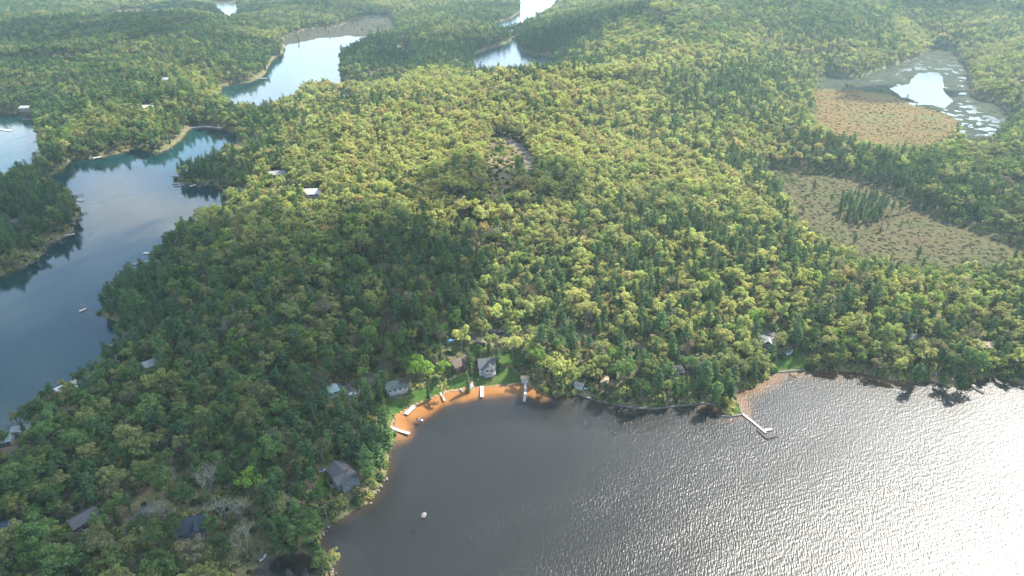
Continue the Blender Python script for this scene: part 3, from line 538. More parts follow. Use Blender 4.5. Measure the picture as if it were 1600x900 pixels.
house(255, 125, 14, 8, 5, 'white', 'tan', 'farthest white roofed house in the yellow wood at the upper left', sight=30)
house(45, 172, 15, 9, 5, 'pale', 'tan', 'pale roofed boathouse on the bank of the upper left lake', 'boathouse', 'boathouse', sight=10)
# ---------------------------------------------------------------- docks, walls, boats
def dock(pts, wd, label, m=None, name='dock', z=.45, posts=True, group=None):
    P_ = [Vector((*px(a, b, z), 0)) for a, b in pts]; t = empty(name, (P_[0].x, P_[0].y, 0)); tag(t, label, 'dock', group); m = m or M_pdeck; mb = MB(); O = P_[0]
    for a, b in zip(P_[:-1], P_[1:]):
        d = (b - a); L_ = d.length; d.normalize(); n = Vector((-d.y, d.x, 0)); k = 0; s = .32
        while k * s < L_:
            q0, q1 = a + d * k * s - O, a + d * min(L_, (k + 1) * s - .025) - O; zz = z - .004 * (k % 2)
            vs = [q0 - n * wd / 2, q1 - n * wd / 2, q1 + n * wd / 2, q0 + n * wd / 2]; mb.add([(v.x, v.y, zz - .14) for v in vs] + [(v.x, v.y, zz) for v in vs], [(3,2,1,0),(4,5,6,7),(0,1,5,4),(1,2,6,5),(2,3,7,6),(3,0,4,7)]); k += 1
        if posts:
            for j_ in range(int(L_ / 3.5) + 1):
                for sg in (-1, 1): q = a + d * min(L_ - .2, j_ * 3.5 + .2) + n * sg * (wd / 2 + .06) - O; MB().tube((q.x, q.y, -2.2), (q.x, q.y, z + .25), .06).build('post', M_wood, t)
    mb.build('deck', m, t); return t
dock([(820.5,599),(821,612),(819,627)], 1.25, 'long straight pale dock running out from the tiny boathouse')
dock([(753,603),(753,620)], 1.6, 'short pale dock in the middle of the beach')
dock([(688,613),(695,626)], 1.0, 'small tilted pale dock at the left part of the beach')
dock([(634,647),(648,634)], 2.0, 'wide pale swim platform hauled against the lawn edge at the left end of the beach')
dock([(613,668),(625,673),(640,677)], 1.5, 'pale dock with a wide head just below the left end of the beach')
dock([(968,628),(982,635)], 2.2, 'small dark dock below the big round green trees', M_ddeck)
dock([(1160,646),(1178,660),(1197,676)], 1.1, 'long dock slanting out from the tip of the wooded point', M_pdeck)
dock([(1184,671),(1198,684.5),(1216,680)], 1.0, 'dark hooked breakwater dock beyond the slanting dock off the point', M_ddeck)
dock([(1193,672),(1206,670)], 1.4, 'short pale finger dock beside the hooked breakwater dock')
dock([(1234,583),(1241,588),(1245,588)], 1.2, 'small dark dock off the mowed lawn in the right cove', M_ddeck)
dock([(1520,604),(1528,609),(1538,614)], 1.5, 'dark slanting dock off the shore near the right edge', M_ddeck)
dock([(1403,591),(1412,596)], 1.2, 'small dock below the leaning trees on the right shore', M_ddeck)
dock([(224,395),(233,395)], 2.6, 'square pale raft off the right bank of the left lake', name='swim_raft')
dock([(230,408),(215,410)], 1.6, 'pale dock on the right bank of the left lake below the square raft')
dock([(88,370),(100,368),(117,365)], 2.0, 'long pale dock at the foot of the left peninsula')
dock([(113,312),(131,313)], 2.6, 'pale dock on the outer side of the left peninsula')
dock([(283,286),(269,286)], 2.4, 'pale dock lowest of those on the wooded islet point')
dock([(282,275),(268,275)], 2.2, 'grey dock on the left tip of the wooded islet point', M_wood)
dock([(306,288),(296,291)], 2.4, 'short pale dock under the pines of the wooded islet point')
dock([(128,243),(150,244)], 2.6, 'white dock on the far bank above the left peninsula')
dock([(196,230),(216,228)], 3.0, 'pale dock beside the sandy point of the far bank')
dock([(150,243),(154,246)], 5.0, 'square white raft tied to the end of the white far bank dock', name='swim_raft')
dock([(425,83),(443,82)], 3.0, 'pale dock in the far lake corner by the meadow')
dock([(124,486),(134,482)], 1.8, 'pale dock at the tip of the left lake promontory')
dock([(398,122),(418,122)], 2.4, 'pale dock on the left bank of the far lake')
dock([(172,540),(180,537)], 2.2, 'pale dock in the inlet below the left lake promontory')
dock([(200,517),(212,514)], 1.6, 'grey dock at the inner end of the promontory inlet', M_wood)
dock([(0,202),(18,204)], 4.0, 'pale dock in the upper left lake')
def stone_wall(pts, label, h=.55, wd=.6, m=None, name='retaining_wall', z=0.0):
    P_ = [Vector((*px(a, b, z + h), 0)) for a, b in pts]; O = P_[0].copy(); rs = np.random.RandomState(len(pts)); mb = MB()
    for a, b in zip(P_[:-1], P_[1:]):
        d = b - a; L_ = d.length; d.normalize(); n = Vector((-d.y, d.x, 0)); k = 0
        while k < L_:
            s = rs.uniform(.6, 1.2); q0, q1 = a + d * k - O, a + d * min(L_, k + s - .04) - O; w0 = wd / 2 * rs.uniform(.85, 1.15); hh = h * rs.uniform(.85, 1.12)
            vs = [q0 - n * w0, q1 - n * w0, q1 + n * w0, q0 + n * w0]; mb.add([(v.x, v.y, -1.2) for v in vs] + [(v.x * 1, v.y, hh) for v in vs], [(3,2,1,0),(4,5,6,7),(0,1,5,4),(1,2,6,5),(2,3,7,6),(3,0,4,7)]); k += s
    o = mb.build(name, m or M_stone); o.location = (O.x, O.y, 0); return tag(o, label, 'wall')
stone_wall([(897,612),(915,620),(940,627),(965,632),(990,636.5),(1020,638),(1055,634),(1100,629),(1122,633)], 'low curved stone retaining wall along the bank right of the beach')
stone_wall([(1128,649),(1140,650),(1160,647),(1156,636),(1152,626)], 'stone wall edging the tip of the wooded point', h=.5)
stone_wall([(1212,581),(1225,580),(1245,578),(1262,577)], 'stone edging in front of the mowed lawn in the right cove', h=.5)
stone_wall([(297,199),(318,197),(333,198),(346,200)], 'pale rubble breakwater closing the small cove', h=1.0, wd=2.2, m=flat((.55,.50,.45), 'pale_rubble'), name='breakwater')
def hull(mb, L, B, Hh, bow=.45, n=7):
    rings = []
    for t in [i_ / n for i_ in range(n + 1)]:
        x = (t - .5) * L; wd = B / 2 * (1 if t < 1 - bow else max(.04, 1 - ((t - 1 + bow) / bow) ** 2)) * (.92 + .08 * min(1, t * 4)); sh = Hh * (.82 + .3 * t * t)
        rings.append([(x, wd, sh), (x, wd * .85, Hh * .35), (x, 0, 0 + Hh * .25 * t ** 3), (x, -wd * .85, Hh * .35), (x, -wd, sh)])
    return mb.loft(rings)
M_bwhite = mat('white_gelcoat', (.45,.46,.46), .3, .5); M_seat = mat('blue_vinyl', (.06,.10,.18), .6); M_cover = mat('blue_tarpaulin', (.05,.20,.38), .6); M_gcover = mat('grey_tarpaulin', (.22,.23,.26), .7); M_alu = mat('aluminium_hull', (.50,.52,.53), .45, .5, metal=.6); M_blk = mat('black_rubber', (.02,.02,.02), .7); M_green = mat('green_paint', (.03,.25,.10), .5)
def boat(x, y, L, yaw, label, kind='motor', z=None, water=False, hm=None):
    p = ground(x, y) if not water else (*px(x, y, .3), -.12); t = empty('motorboat' if kind != 'kayak' else 'kayak', (p[0], p[1], p[2] + (.1 if not water else 0)), R(yaw)); tag(t, label, 'boat' if kind != 'kayak' else 'kayak')
    if not water: clear(p, L * .55, 5)
    if kind == 'kayak':
        hull(MB(), L, .75, .32, .5).build('hull', hm or M_bwhite, t, True); MB().box(-.5, .4, -.22, .22, .33, .36).build('cockpit', M_blk, t); return t
    B = L * .38; hull(MB(), L, B, .9).build('hull', hm or M_bwhite, t, True)
    if kind == 'covered':
        mb = MB(); n = 7; rings = []
        for t_ in [i_ / n for i_ in range(n + 1)]:
            xx = (t_ - .5) * L * .98; wd = B / 2 * 1.04 * (1 if t_ < .55 else max(.05, 1 - ((t_ - .55) / .45) ** 2)); hh = .88 + .45 * math.sin(t_ * math.pi) ** .7
            rings.append([(xx, wd, .72), (xx, wd * .7, hh), (xx, 0, hh + .12), (xx, -wd * .7, hh), (xx, -wd, .72)])
        mb.loft(rings).build('cover', M_cover if 'blue' in label else M_gcover, t, True)
    else:
        MB().box(-L*.38, L*.12, -B*.36, B*.36, .78, .83).build('cockpit', M_wood, t)
        for s in (-.25, .25): MB().box(-L*.12 - .3, -L*.12 + .3, B*s - .25, B*s + .25, .84, 1.2).build('seat', M_seat, t)
        MB().add([(L*.12,-B*.35,.86),(L*.12,B*.35,.86),(L*.05,B*.33,1.35),(L*.05,-B*.33,1.35),(L*.12+.03,-B*.35,.86),(L*.12+.03,B*.35,.86),(L*.05+.03,B*.33,1.35),(L*.05+.03,-B*.33,1.35)], [(0,1,2,3),(7,6,5,4),(0,4,5,1),(3,2,6,7)]).build('windshield', M_glass, t)
    MB().box(-L*.5 - .45, -L*.5 + .02, -.2, .2, .35, 1.25).build('outboard_motor', M_blk, t, bevel=.05); return t
boat(735, 607, 5.2, 75, 'grey covered motorboat drawn up on the middle of the beach', 'covered')
boat(721, 611, 3.0, -55, 'small white kayak lying on the beach left of the grey covered boat', 'kayak')
boat(703, 535, 5, 20, 'blue tarpaulin covered boat parked in the trees behind the cottages', 'covered')
boat(657, 657, 2.6, -20, 'small aluminium skiff floating off the left end of the beach', 'motor', water=True, hm=M_alu)
boat(917, 608, 3.0, 10, 'white rowing skiff on the bank below the small white shed', 'motor')
boat(1233, 552, 5.6, 35, 'large white motorboat stored on the mowed lawn in the right cove', 'motor')
boat(504, 737, 3.2, 20, 'small white runabout on the grass left of the grey lake house', 'motor')
boat(411, 871, 3.6, 60, 'white motorboat at the head of the dark cove, bottom edge', 'motor', water=True)
boat(214, 411, 5.5, 70, 'white motorboat moored at the dock below the square raft', 'motor', water=True)
boat(1462, 584, 3.2, 80, 'white skiff on the sandy launch near the right edge', 'motor')
boat(277, 290, 5.5, 10, 'white motorboat at the docks of the wooded islet point', 'motor', water=True)
boat(148, 246, 6, 80, 'white motorboat moored at the far bank dock', 'motor', water=True)
boat(882, 601, 3.0, 60, 'green kayak leaning in the reeds right of the long dock', 'kayak', hm=M_green)
M_car = {'white': mat('white_car_paint', (.72,.72,.72), .25, .6), 'dark': mat('dark_car_paint', (.03,.03,.035), .25, .6), 'red': mat('red_car_paint', (.30,.03,.025), .25, .6)}
def car(x, y, yaw, c, label):
    p = ground(x, y); t = empty('parked_car', p, R(yaw)); tag(t, label, 'car'); clear(p, 3, 9)
    prof = [(-2.2,.35),(-2.25,.8),(-2.0,1.0),(-1.75,1.02),(.75,1.0),(2.05,.85),(2.2,.6),(2.2,.35)]
    mb = MB(); mb.loft([[(a, s, b) for a, b in prof] for s in (-.88, -.92, .92, .88)]); mb.build('body', M_car[c], t, bevel=.04)
    cab = [(-1.95,1.0),(-1.6,1.5),(.05,1.52),(.85,1.0)]; MB().loft([[(a, s * (1 if b < 1.2 else .85), b) for a, b in cab] for s in (-.82, .82)]).build('window', M_glass, t); MB().box(-1.55, 0, -.66, .66, 1.51, 1.56).build('roof', M_car[c], t)
    for sx_ in (-1.35, 1.35):
        for sy_ in (-.9, .9): wq = MB().tube((sx_, sy_ - .1, .34), (sx_, sy_ + .1, .34), .34, n=12).build('wheel', M_blk, t); MB().tube((sx_, sy_ - .11, .34), (sx_, sy_ + .11, .34), .18, n=10).build('rim', M_alu, wq)
    for sy_ in (-.62, .62): MB().box(2.19, 2.23, sy_ - .18, sy_ + .18, .62, .76).build('headlight', M_trim, t)
car(553, 619, 160, 'white', 'white car parked on the gravel yard left of the beach')
car(771, 519, 10, 'dark', 'dark car parked on the drive behind the tan roofed shed')
car(783, 521, 15, 'dark', 'second dark car just right of the first on the drive behind the shed')
car(818, 547, 80, 'dark', 'dark car in the shade right of the beach cottages')
# rocks
clear(px(1412, 142), 42); clear(px(1370, 150), 30)
def rock(p, s, name='rock', label='', cat='rock', group=None, seed=0, sink=.3):
    import bmesh
    rs = np.random.RandomState(seed); bm = bmesh.new(); bmesh.ops.create_icosphere(bm, subdivisions=3, radius=1)
    dirs = rs.normal(size=(9, 3)); dirs /= np.linalg.norm(dirs, axis=1, keepdims=True); cut = rs.uniform(.62, .92, 9)
    for v in bm.verts:
        c = np.array(v.co)
        for d, k in zip(dirs, cut):
            q = c @ d
            if q > k: c = c - d * (q - k) * .85
        v.co = Vector(c * [s[0], s[1], s[2]])
    me = bpy.data.meshes.new(name); bm.to_mesh(me); bm.free(); me.materials.append(M_boulder if s[0] > 1.2 else M_stone); me.polygons.foreach_set('use_smooth', [True] * len(me.polygons))
    o = bpy.data.objects.new(name, me); COL.objects.link(o); o.location = (p[0], p[1], p[2] + s[2] * (1 - 2 * sink)); o.rotation_euler = (0, 0, rs.uniform(0, 6)); return tag(o, label, cat, group)
M_boulder = flat((.24,.215,.20), 'pale_granite')
rock((*px(662, 806), 0), (1.5, 1.05, .62), 'boulder', 'lone flat grey boulder standing in the near lake', 'boulder', seed=3, sink=.3)
shore = [((575,786),(605,745),16,'rough grey rocks along the steep near shore below the grey lake house'), ((500,838),(520,815),7,'rocks at the water edge beside the lower left beach spit'), ((516,868),(522,900),8,'pale rocks on the little spit at the bottom edge'),
         ((612,650),(618,668),7,'pale stones between the two docks at the left end of the beach'), ((30,422),(74,398),14,'rocks along the waterline of the left peninsula'), ((78,384),(96,374),7,'rocks beside the long dock of the left peninsula'), ((125,476),(140,486),7,'rocks at the tip of the left lake promontory'),
         ((1270,578),(1400,598),16,'scattered rocks along the right shore'), ((240,239),(270,232),8,'stones along the sandy point of the far bank'), ((300,289),(330,290),6,'stones under the wooded islet point'), ((1500,608),(1598,604),9,'rocks near the waterline at the right edge')]
rsd = np.random.RandomState(5); kk = 0
for (a, b, n, lab) in shore:
    for q in range(n):
        t_ = (q + rsd.uniform(0, 1)) / n; x_, y_ = a[0] + (b[0] - a[0]) * t_, a[1] + (b[1] - a[1]) * t_; p = px(x_, y_, .2); d = math.hypot(*p); s = rsd.uniform(.2, .6) * max(1, d / 400); kk += 1
        rock((p[0] + rsd.normal() * .4, p[1] + rsd.normal() * .4, max(height(*p), 0)), (s * rsd.uniform(.8, 1.3), s, s * .6), 'shore_rock', lab, 'rock', lab, kk)
# flagpole, garden chairs, tanks
p = ground(511, 811); t = empty('flagpole', p); tag(t, 'white flagpole on the bank at the near lake, lower left', 'flagpole'); MB().tube((0,0,-.3),(0,0,7),.06,.035,8).build('pole', M_trim, t); MB().tube((0,0,7),(0,0,7.15),.09,.05,8).build('finial', M_trim, t); clear(p, 2.5, 5)
def chair(x, y, yaw, label, group):
    p = ground(x, y); t = empty('garden_chair', p, R(yaw)); tag(t, label, 'chair', group); MB().box(-.35,.35,-.35,.35,.36,.42).build('seat', M_trim, t); MB().add([(-.35,.33,.4),(.35,.33,.4),(.38,.62,1.15),(-.38,.62,1.15),(-.35,.39,.4),(.35,.39,.4),(.38,.68,1.15),(-.38,.68,1.15)],[(0,1,2,3),(7,6,5,4),(0,4,5,1),(1,5,6,2),(2,6,7,3),(3,7,4,0)]).build('backrest', M_trim, t)
    for a in (-.32, .32):
        for b in (-.32, .32): MB().box(a-.03,a+.03,b-.03,b+.03,-.1,.36).build('leg', M_trim, t)
chair(747, 594, 200, 'white garden chair on the lawn in front of the glazed gable cottage', None)
chair(1081, 624, 180, 'white garden chair behind the stone wall, left of the wooded point', None)
chair(1047, 627, 160, 'white garden chair behind the lowest bend of the stone wall', None)

# ---------------------------------------------------------------- trees: colours, places
C_ = {'yellow': (.375,.385,.115), 'olive': (.28,.28,.10), 'green': (.12,.19,.055), 'lime': (.16,.25,.04), 'orange': (.37,.275,.12), 'brown': (.19,.17,.09), 'deep': (.06,.105,.035),
      'pine': (.055,.10,.04), 'pine_blue': (.05,.09,.045), 'pine_green': (.085,.14,.045), 'twig': (.14,.12,.08), 'grey': (.16,.145,.11)}
WORD = {'yellow': 'yellow-green', 'olive': 'olive green', 'green': 'mid green', 'lime': 'bright lime green', 'orange': 'tan-orange', 'brown': 'brownish', 'deep': 'deep green', 'pine': 'dark green', 'pine_blue': 'blue-green', 'pine_green': 'fresh green', 'twig': 'leafless brown', 'grey': 'leafless grey'}
def gb(u, v, L):
    s = 0
    for (a, b, ra, rb, k) in L: s = s + k * np.exp(-.5 * (((u - a) / ra) ** 2 + ((v - b) / rb) ** 2))
    return s
PB = [(600,375,50,35,.55),(690,395,60,40,.7),(1080,130,90,25,.5),(1150,180,60,30,.35),(60,330,90,80,.7),(300,262,60,28,.6),(620,90,200,20,.7),(850,65,90,28,.6),(400,200,90,20,.25),(1480,310,160,50,.35),(1450,500,220,70,.2),(150,480,50,30,.7),
      (230,430,60,60,.2),(1010,590,90,35,.3),(570,690,50,55,.75),(440,740,70,60,.45),(1250,200,70,50,.35),(1150,350,150,60,.12),(1300,290,60,40,.35),(1110,600,60,30,.45),(900,520,40,25,.3),(1500,170,90,30,.3),(1250,40,130,40,-.2),(560,300,150,60,-.25),(420,175,90,15,.35),
      (1340,320,40,20,.6),(806,258,6,8,.6),(350,870,120,40,.15),(100,680,60,30,.1),(1200,560,40,25,.3),(450,215,100,25,.2),(250,215,60,18,.2)]
YB = [(620,270,230,95,.7),(950,320,220,110,.4),(1000,88,160,18,.75),(880,120,140,30,.3),(900,490,170,45,.4),(1350,450,250,70,.2),(700,140,160,25,.35),(1520,60,120,35,.45),(230,105,60,20,.15),(120,60,200,60,-.25),(480,160,80,18,.5),(130,640,250,150,-.5),(100,350,130,90,-.5),(300,780,300,120,-.9),(850,400,200,80,.0),(1380,420,300,90,.1),(620,90,150,18,-.5),(850,60,70,25,-.5),(1100,30,200,20,-.3)]  # leaf yellowness by area, also lowered for cloud shade and raised for sun
BB = [(700,440,120,50,.22),(330,790,90,50,.25),(560,590,70,40,.3),(620,490,100,50,.22),(1000,400,150,40,.12),(500,140,70,14,.3),(870,170,70,25,.2),(330,325,40,20,.5),(920,590,40,15,.3),(450,500,160,60,.1),(760,330,40,30,.3),(1250,240,40,20,.3)]
sp = 4.15
gx, gy = np.meshgrid(np.arange(-1850, 1850, sp), np.arange(60, 2250, sp)); gx = gx + (np.arange(gx.shape[0]) % 2)[:, None] * sp / 2
X = gx.ravel() + rng.uniform(-2.1, 2.1, gx.size); Y = gy.ravel() + rng.uniform(-2.1, 2.1, gx.size)
k = np.abs(X) < .80 * (Y * CP + CAMH * SP) + 70; X, Y = X[k], Y[k]
P = np.stack([X, Y], 1); Z, W, M, wid, mid = survey(P)
ok = (W < -.9) & (M < 1.5 - 6 * rng.rand(len(P)))
for kind, poly in LAND: ok &= ~((sdist(P, poly) > -.8) & ((kind != 'clearing') | (rng.rand(len(P)) > .03)))
for cx, cy, r in CLEAR: ok &= (X - cx) ** 2 + (Y - cy) ** 2 > r * r
isl = gb(*proj(X, Y, Z + 5), [(1348,322,34,20,1)])       # stand of spruce inside the bog
ok |= (M > 1.5) & (isl > .5) & (W < -2)
scat = (M > 1) & (W < -2) & (rng.rand(len(P)) < .022) & (mid != mk.index('orange')) & (mid != mk.index('reed')); ok |= scat
# special trees, one by one
SPEC = [ # px, py of the crown centre, kind, variant, tint, scale, label
 (655,578,'broadleaf_tree',6,'lime',1.12,'large bright lime green tree between the green roofed and the brown roofed cottages'),
 (636,566,'broadleaf_tree',2,'green',1.05,'rounded mid green tree left of the large lime green tree behind the beach'),
 (692,570,'broadleaf_tree',4,'lime',.85,'smaller lime green tree right of the large one behind the beach'),
 (720,528,'broadleaf_tree',3,'yellow',1.05,'tall yellow-green tree left of the tan roofed shed'),
 (690,607,'broadleaf_tree',5,'olive',.7,'slim olive tree on the bank above the small tilted beach dock'),
 (566,580,'broadleaf_tree',5,'lime',.7,'small vivid lime tree above the gravel yard'),
 (735,572,'pine_tree',5,'pine',.62,'narrow dark cedar between the two beach cottages'),
 (731,595,'pine_tree',4,'pine_green',.7,'dense low cedar at the edge of the beach lawn'),
 (669,612,'pine_tree',4,'pine',.6,'dark cedar bush at the back of the sand left of the middle'),
 (801,540,'broadleaf_tree',0,'yellow',1.0,'yellow-green tree right of the glazed gable cottage'),
 (828,532,'broadleaf_tree',2,'yellow',1.0,'pale yellow tree behind the tiny boathouse, right of its neighbour'),
 (868,575,'broadleaf_tree',6,'yellow',1.1,'broad pale yellow tree overhanging the bank right of the long dock'),
 (848,592,'broadleaf_tree',1,'brown',.85,'low brownish tree at the water right of the long dock'),
 (889,570,'broadleaf_tree',5,'yellow',.9,'pale yellow tree leaning over the small white shed'),
 (934,585,'broadleaf_tree',5,'olive',.75,'small round olive tree left of the narrow tan boathouse'),
 (975,585,'broadleaf_tree',6,'green',1.1,'big round green tree on the bank, left one of the pair'),
 (1003,602,'broadleaf_tree',4,'deep',1.15,'big round deep green tree on the bank, right one of the pair'),
 (1030,605,'pine_tree',0,'pine',.95,'dark pine right of the big round green pair'),
 (1076,570,'broadleaf_tree',0,'green',.95,'rounded green tree in front of the dark roofed cottage of the point'),
 (1120,615,'pine_tree',1,'pine_green',1.05,'dense pine nearest the tip of the wooded point'),
 (1104,600,'pine_tree',2,'pine_green',.95,'tall green pine second from the tip of the wooded point'),
 (1135,598,'pine_tree',0,'pine_green',.9,'green pine on the right flank of the wooded point'),
 (1180,498,'broadleaf_tree',3,'lime',.95,'solitary vivid green tree in the wood behind the wooded point'),
 (601,655,'pine_tree',3,'pine_green',1.0,'tall fresh green pine at the left end of the beach lawn'),
 (606,690,'pine_tree',1,'pine_green',1.1,'fresh green pine leaning over the near lake below the pale dock'),
 (592,720,'pine_tree',0,'pine_green',1.0,'green pine just right of the grey lake house'),
 (385,752,'broadleaf_tree',1,'lime',.95,'rounded vivid green tree in the lower left wood beside pale bare trees'),
 (505,598,'bare_tree',0,'twig',.9,'leafless brown tree on the left edge of the gravel yard'),
 (520,868,'broadleaf_tree',4,'olive',.6,'olive bush on the little spit at the bottom edge'),
 (1515,570,'broadleaf_tree',6,'deep',1.25,'great dark green tree bulging over the right shore'),
 (1495,580,'broadleaf_tree',3,'deep',1.0,'deep green tree left of the great dark one on the right shore'),
 (1435,585,'pine_tree',1,'pine',1.0,'dark pine at the water, left of the sandy launch'),
 (1370,568,'broadleaf_tree',2,'brown',.9,'brownish leaning tree on the right shore'),
 (1410,566,'broadleaf_tree',4,'yellow',.9,'yellow tree on the right shore above the dark pine'),
 (218,878,'bare_tree',2,'grey',.8,'pale grey leafless tree at the bottom edge beside the drive'),
 (300,870,'broadleaf_tree',3,'brown',1.0,'brown budding tree below the dark blue roofed house'),
]
PALES = [(318,752,1.15,'largest pale bare birch clump in the lower left wood'),(342,790,1.0,'pale bare birch clump just below the largest one'),(372,795,.95,'pale bare birch right of the lower birch clump'),(248,790,.8,'pale bare birch at the top of the gravel drive'),(268,735,.7,'small pale bare birch above the drive'),(380,840,1.0,'bare pale birch right of the dark blue roofed house')]
sx_, sy_ = [], []
for s in SPEC:
    h_ = 8.5 * s[5]; g = ground(s[0], s[1], h_); sx_.append(g)
    rr = 4.2 * s[5] if s[2] != 'pine_tree' else 3 * s[5]; ok &= (X - g[0]) ** 2 + (Y - g[1]) ** 2 > rr * rr
for s in PALES: g = ground(s[0], s[1], 7); sy_.append(g); ok &= (X - g[0]) ** 2 + (Y - g[1]) ** 2 > 5.5 ** 2
X, Y, Z, isl, scat, M = X[ok], Y[ok], Z[ok], isl[ok], scat[ok], M[ok]; n = len(X)
U, Vv = proj(X, Y, Z + 8)
f1, f2, f3 = fbm(X, Y, 75, 4), fbm(X + 500, Y, 110, 4), fbm(X, Y + 700, 22, 2)
pp = .12 + gb(U, Vv, PB) + .8 * f1; pb = .05 + gb(U, Vv, BB) + .25 * f2 * (f2 > 0); py = .40 + gb(U, Vv, YB) + .8 * f2 + .3 * f3
r1, r2, r3 = rng.rand(n), rng.rand(n), rng.rand(n)
ispine = (r1 < pp) | (isl > .5) | (scat & (r2 < .7)); isbare = ~ispine & (r2 < pb)
kinds = np.where(ispine, 'pine_tree', np.where(isbare, 'bare_tree', 'broadleaf_tree'))
tn = np.empty(n, object); tv = r3 + .0
yl = py + rng.uniform(-.26, .26, n)
tleaf = np.where(yl > .78, np.where(tv < .84, 'yellow', 'orange'), np.where(yl > .42, np.where(tv < .45, 'yellow', np.where(tv < .85, 'olive', 'lime')),
        np.where(yl > .05, np.select([tv < .35, tv < .62, tv < .75, tv < .87], ['olive', 'green', 'brown', 'lime'], 'deep'), np.select([tv < .40, tv < .62, tv < .86], ['green', 'deep', 'olive'], 'brown'))))
tn[:] = np.where(ispine, np.select([tv < .5, tv < .72], ['pine', 'pine_blue'], 'pine_green'), np.where(isbare, np.where(tv < .7, 'twig', 'grey'), tleaf))
base = np.array([C_[k] for k in tn]); yq = np.clip(py, 0, 1)[:, None]; local = np.array([.10,.16,.05]) * (1 - yq) + np.array([.36,.375,.12]) * yq
mixw = np.where(ispine, .10, np.where(isbare, .15, .38))[:, None]
tint = (base * (1 - mixw) + local * mixw) * rng.uniform(.8, 1.2, (n, 1)) * (1 + rng.uniform(-.07, .07, (n, 3)))
scl = rng.choice([.62, .75, .85, .95, 1.2], n, p=[.16, .28, .30, .20, .06]) * .87 * rng.uniform(.88, 1.12, n) * (1 + .10 * f3); scl = np.where(scat | (isl > .5), rng.uniform(.25, .75, n), scl); sxy = scl * rng.uniform(.88, 1.12, n)
near_shore = np.maximum(1 - 0, 1)
var = np.array([rng.randint(len(PROTO[k])) for k in kinds]); rot = rng.uniform(0, 6.283, n); var = np.where(ispine & (rng.rand(n) < .65), rng.randint(0, 4, n), var)
inv = (U > -15) & (U < 1615) & (Vv > -10) & (Vv < 930) & (Y > 20); dist = np.sqrt(X ** 2 + Y ** 2 + (Z - CAMH) ** 2)
def region(u, v):
    # short phrases, each true of one stretch of wood
    if v > 790: return 'in the bottom left corner wood' if u < 190 else 'between gravel drive and blue roof' if u < 330 else 'by the dark cove, bottom edge'
    if v > 700: return 'above the lower left grey cabin' if u < 200 else 'among the pale birches, lower left' if u < 400 else 'around the grey gabled lake house'
    if v > 620: return 'by the left edge cottages' if u < 160 else 'inland from the white lake house' if u < 360 else 'left of the beach lawn' if u < 760 else 'on the wooded point bank'
    if v > 540: return 'around the white roofed lake house' if u < 260 else 'left of the gravel yard' if u < 500 else 'around the green roofed cottage' if u < 680 else 'around the beach cottages' if u < 850 else 'between beach and wooded point' if u < 1145 else 'along the right cove' if u < 1330 else 'along the right shore'
    if v > 480: return 'on the left lake promontory' if u < 260 else 'above the gravel yard' if u < 600 else 'behind the beach cottages' if u < 860 else 'behind the wooded point' if u < 1180 else 'above the right cove'
    return 'on the slope near the left lake' if u < 450 else 'in the middle wood, left part' if u < 650 else 'below the woodland track' if u < 850 else 'in the middle wood, right part'
def plant(kind, v, p, rz, sc, tint_, label, group=None, protos=None):
    tr, cr = protos or PROTO[kind][v]; t = empty(kind, p, rz); t.scale = sc; tag(t, label, {'broadleaf_tree': 'tree', 'pine_tree': 'pine', 'bare_tree': 'bare tree'}[kind], group)
    for nm, me in (('trunk', tr), ('crown', cr)):
        o = bpy.data.objects.new(nm, me); COL.objects.link(o); o.parent = t
        if nm == 'crown': o['tint'] = [float(c) for c in tint_]
for s, g in zip(SPEC, sx_): plant(s[2], s[3], g, random.uniform(0, 6), (s[5],) * 3, np.array(C_[s[4]]) * random.uniform(1.0, 1.15) * (1.2 if s[4] == 'lime' else 1), s[6])
for s, g in zip(PALES, sy_): plant('bare_tree', 0, g, random.uniform(0, 6), (s[2],) * 3, C_['olive'], s[3], protos=PALE)
NUM = 'zero one two three four five six seven eight'.split(); ORD = 'first second third fourth fifth sixth seventh eighth'.split()
KW = {'broadleaf_tree': 'broadleaf tree', 'pine_tree': 'pine', 'bare_tree': 'tree'}
solo = np.zeros(n, bool)
NSOLO = {'broadleaf_tree': 285, 'pine_tree': 285, 'bare_tree': 120}
for kd in PROTO:
    idx = np.where(inv & (kinds == kd))[0]; idx = idx[np.argsort(dist[idx])][:NSOLO[kd]]; solo[idx] = True
    labs = {}
    for i_ in idx:
        big = 'tall ' if scl[i_] > 1.05 else 'small ' if scl[i_] < .72 else ''
        labs.setdefault(f'{big}{WORD[tn[i_]]} {KW[kd]} {region(U[i_], Vv[i_])}', []).append(i_)
    for lab, L_ in labs.items():
        L_.sort(key=lambda q: U[q]); m_ = len(L_)
        for q, i_ in enumerate(L_):
            one = lab if m_ == 1 or m_ > 8 else f"{lab}, {ORD[q]} from left of {NUM[m_]}" if 0 < q < m_ - 1 else f"{lab}, {'leftmost' if q == 0 else 'rightmost'} of {NUM[m_]}"
            plant(kd, var[i_], (X[i_], Y[i_], Z[i_]), rot[i_], (sxy[i_], sxy[i_], scl[i_]), tint[i_], one, lab)
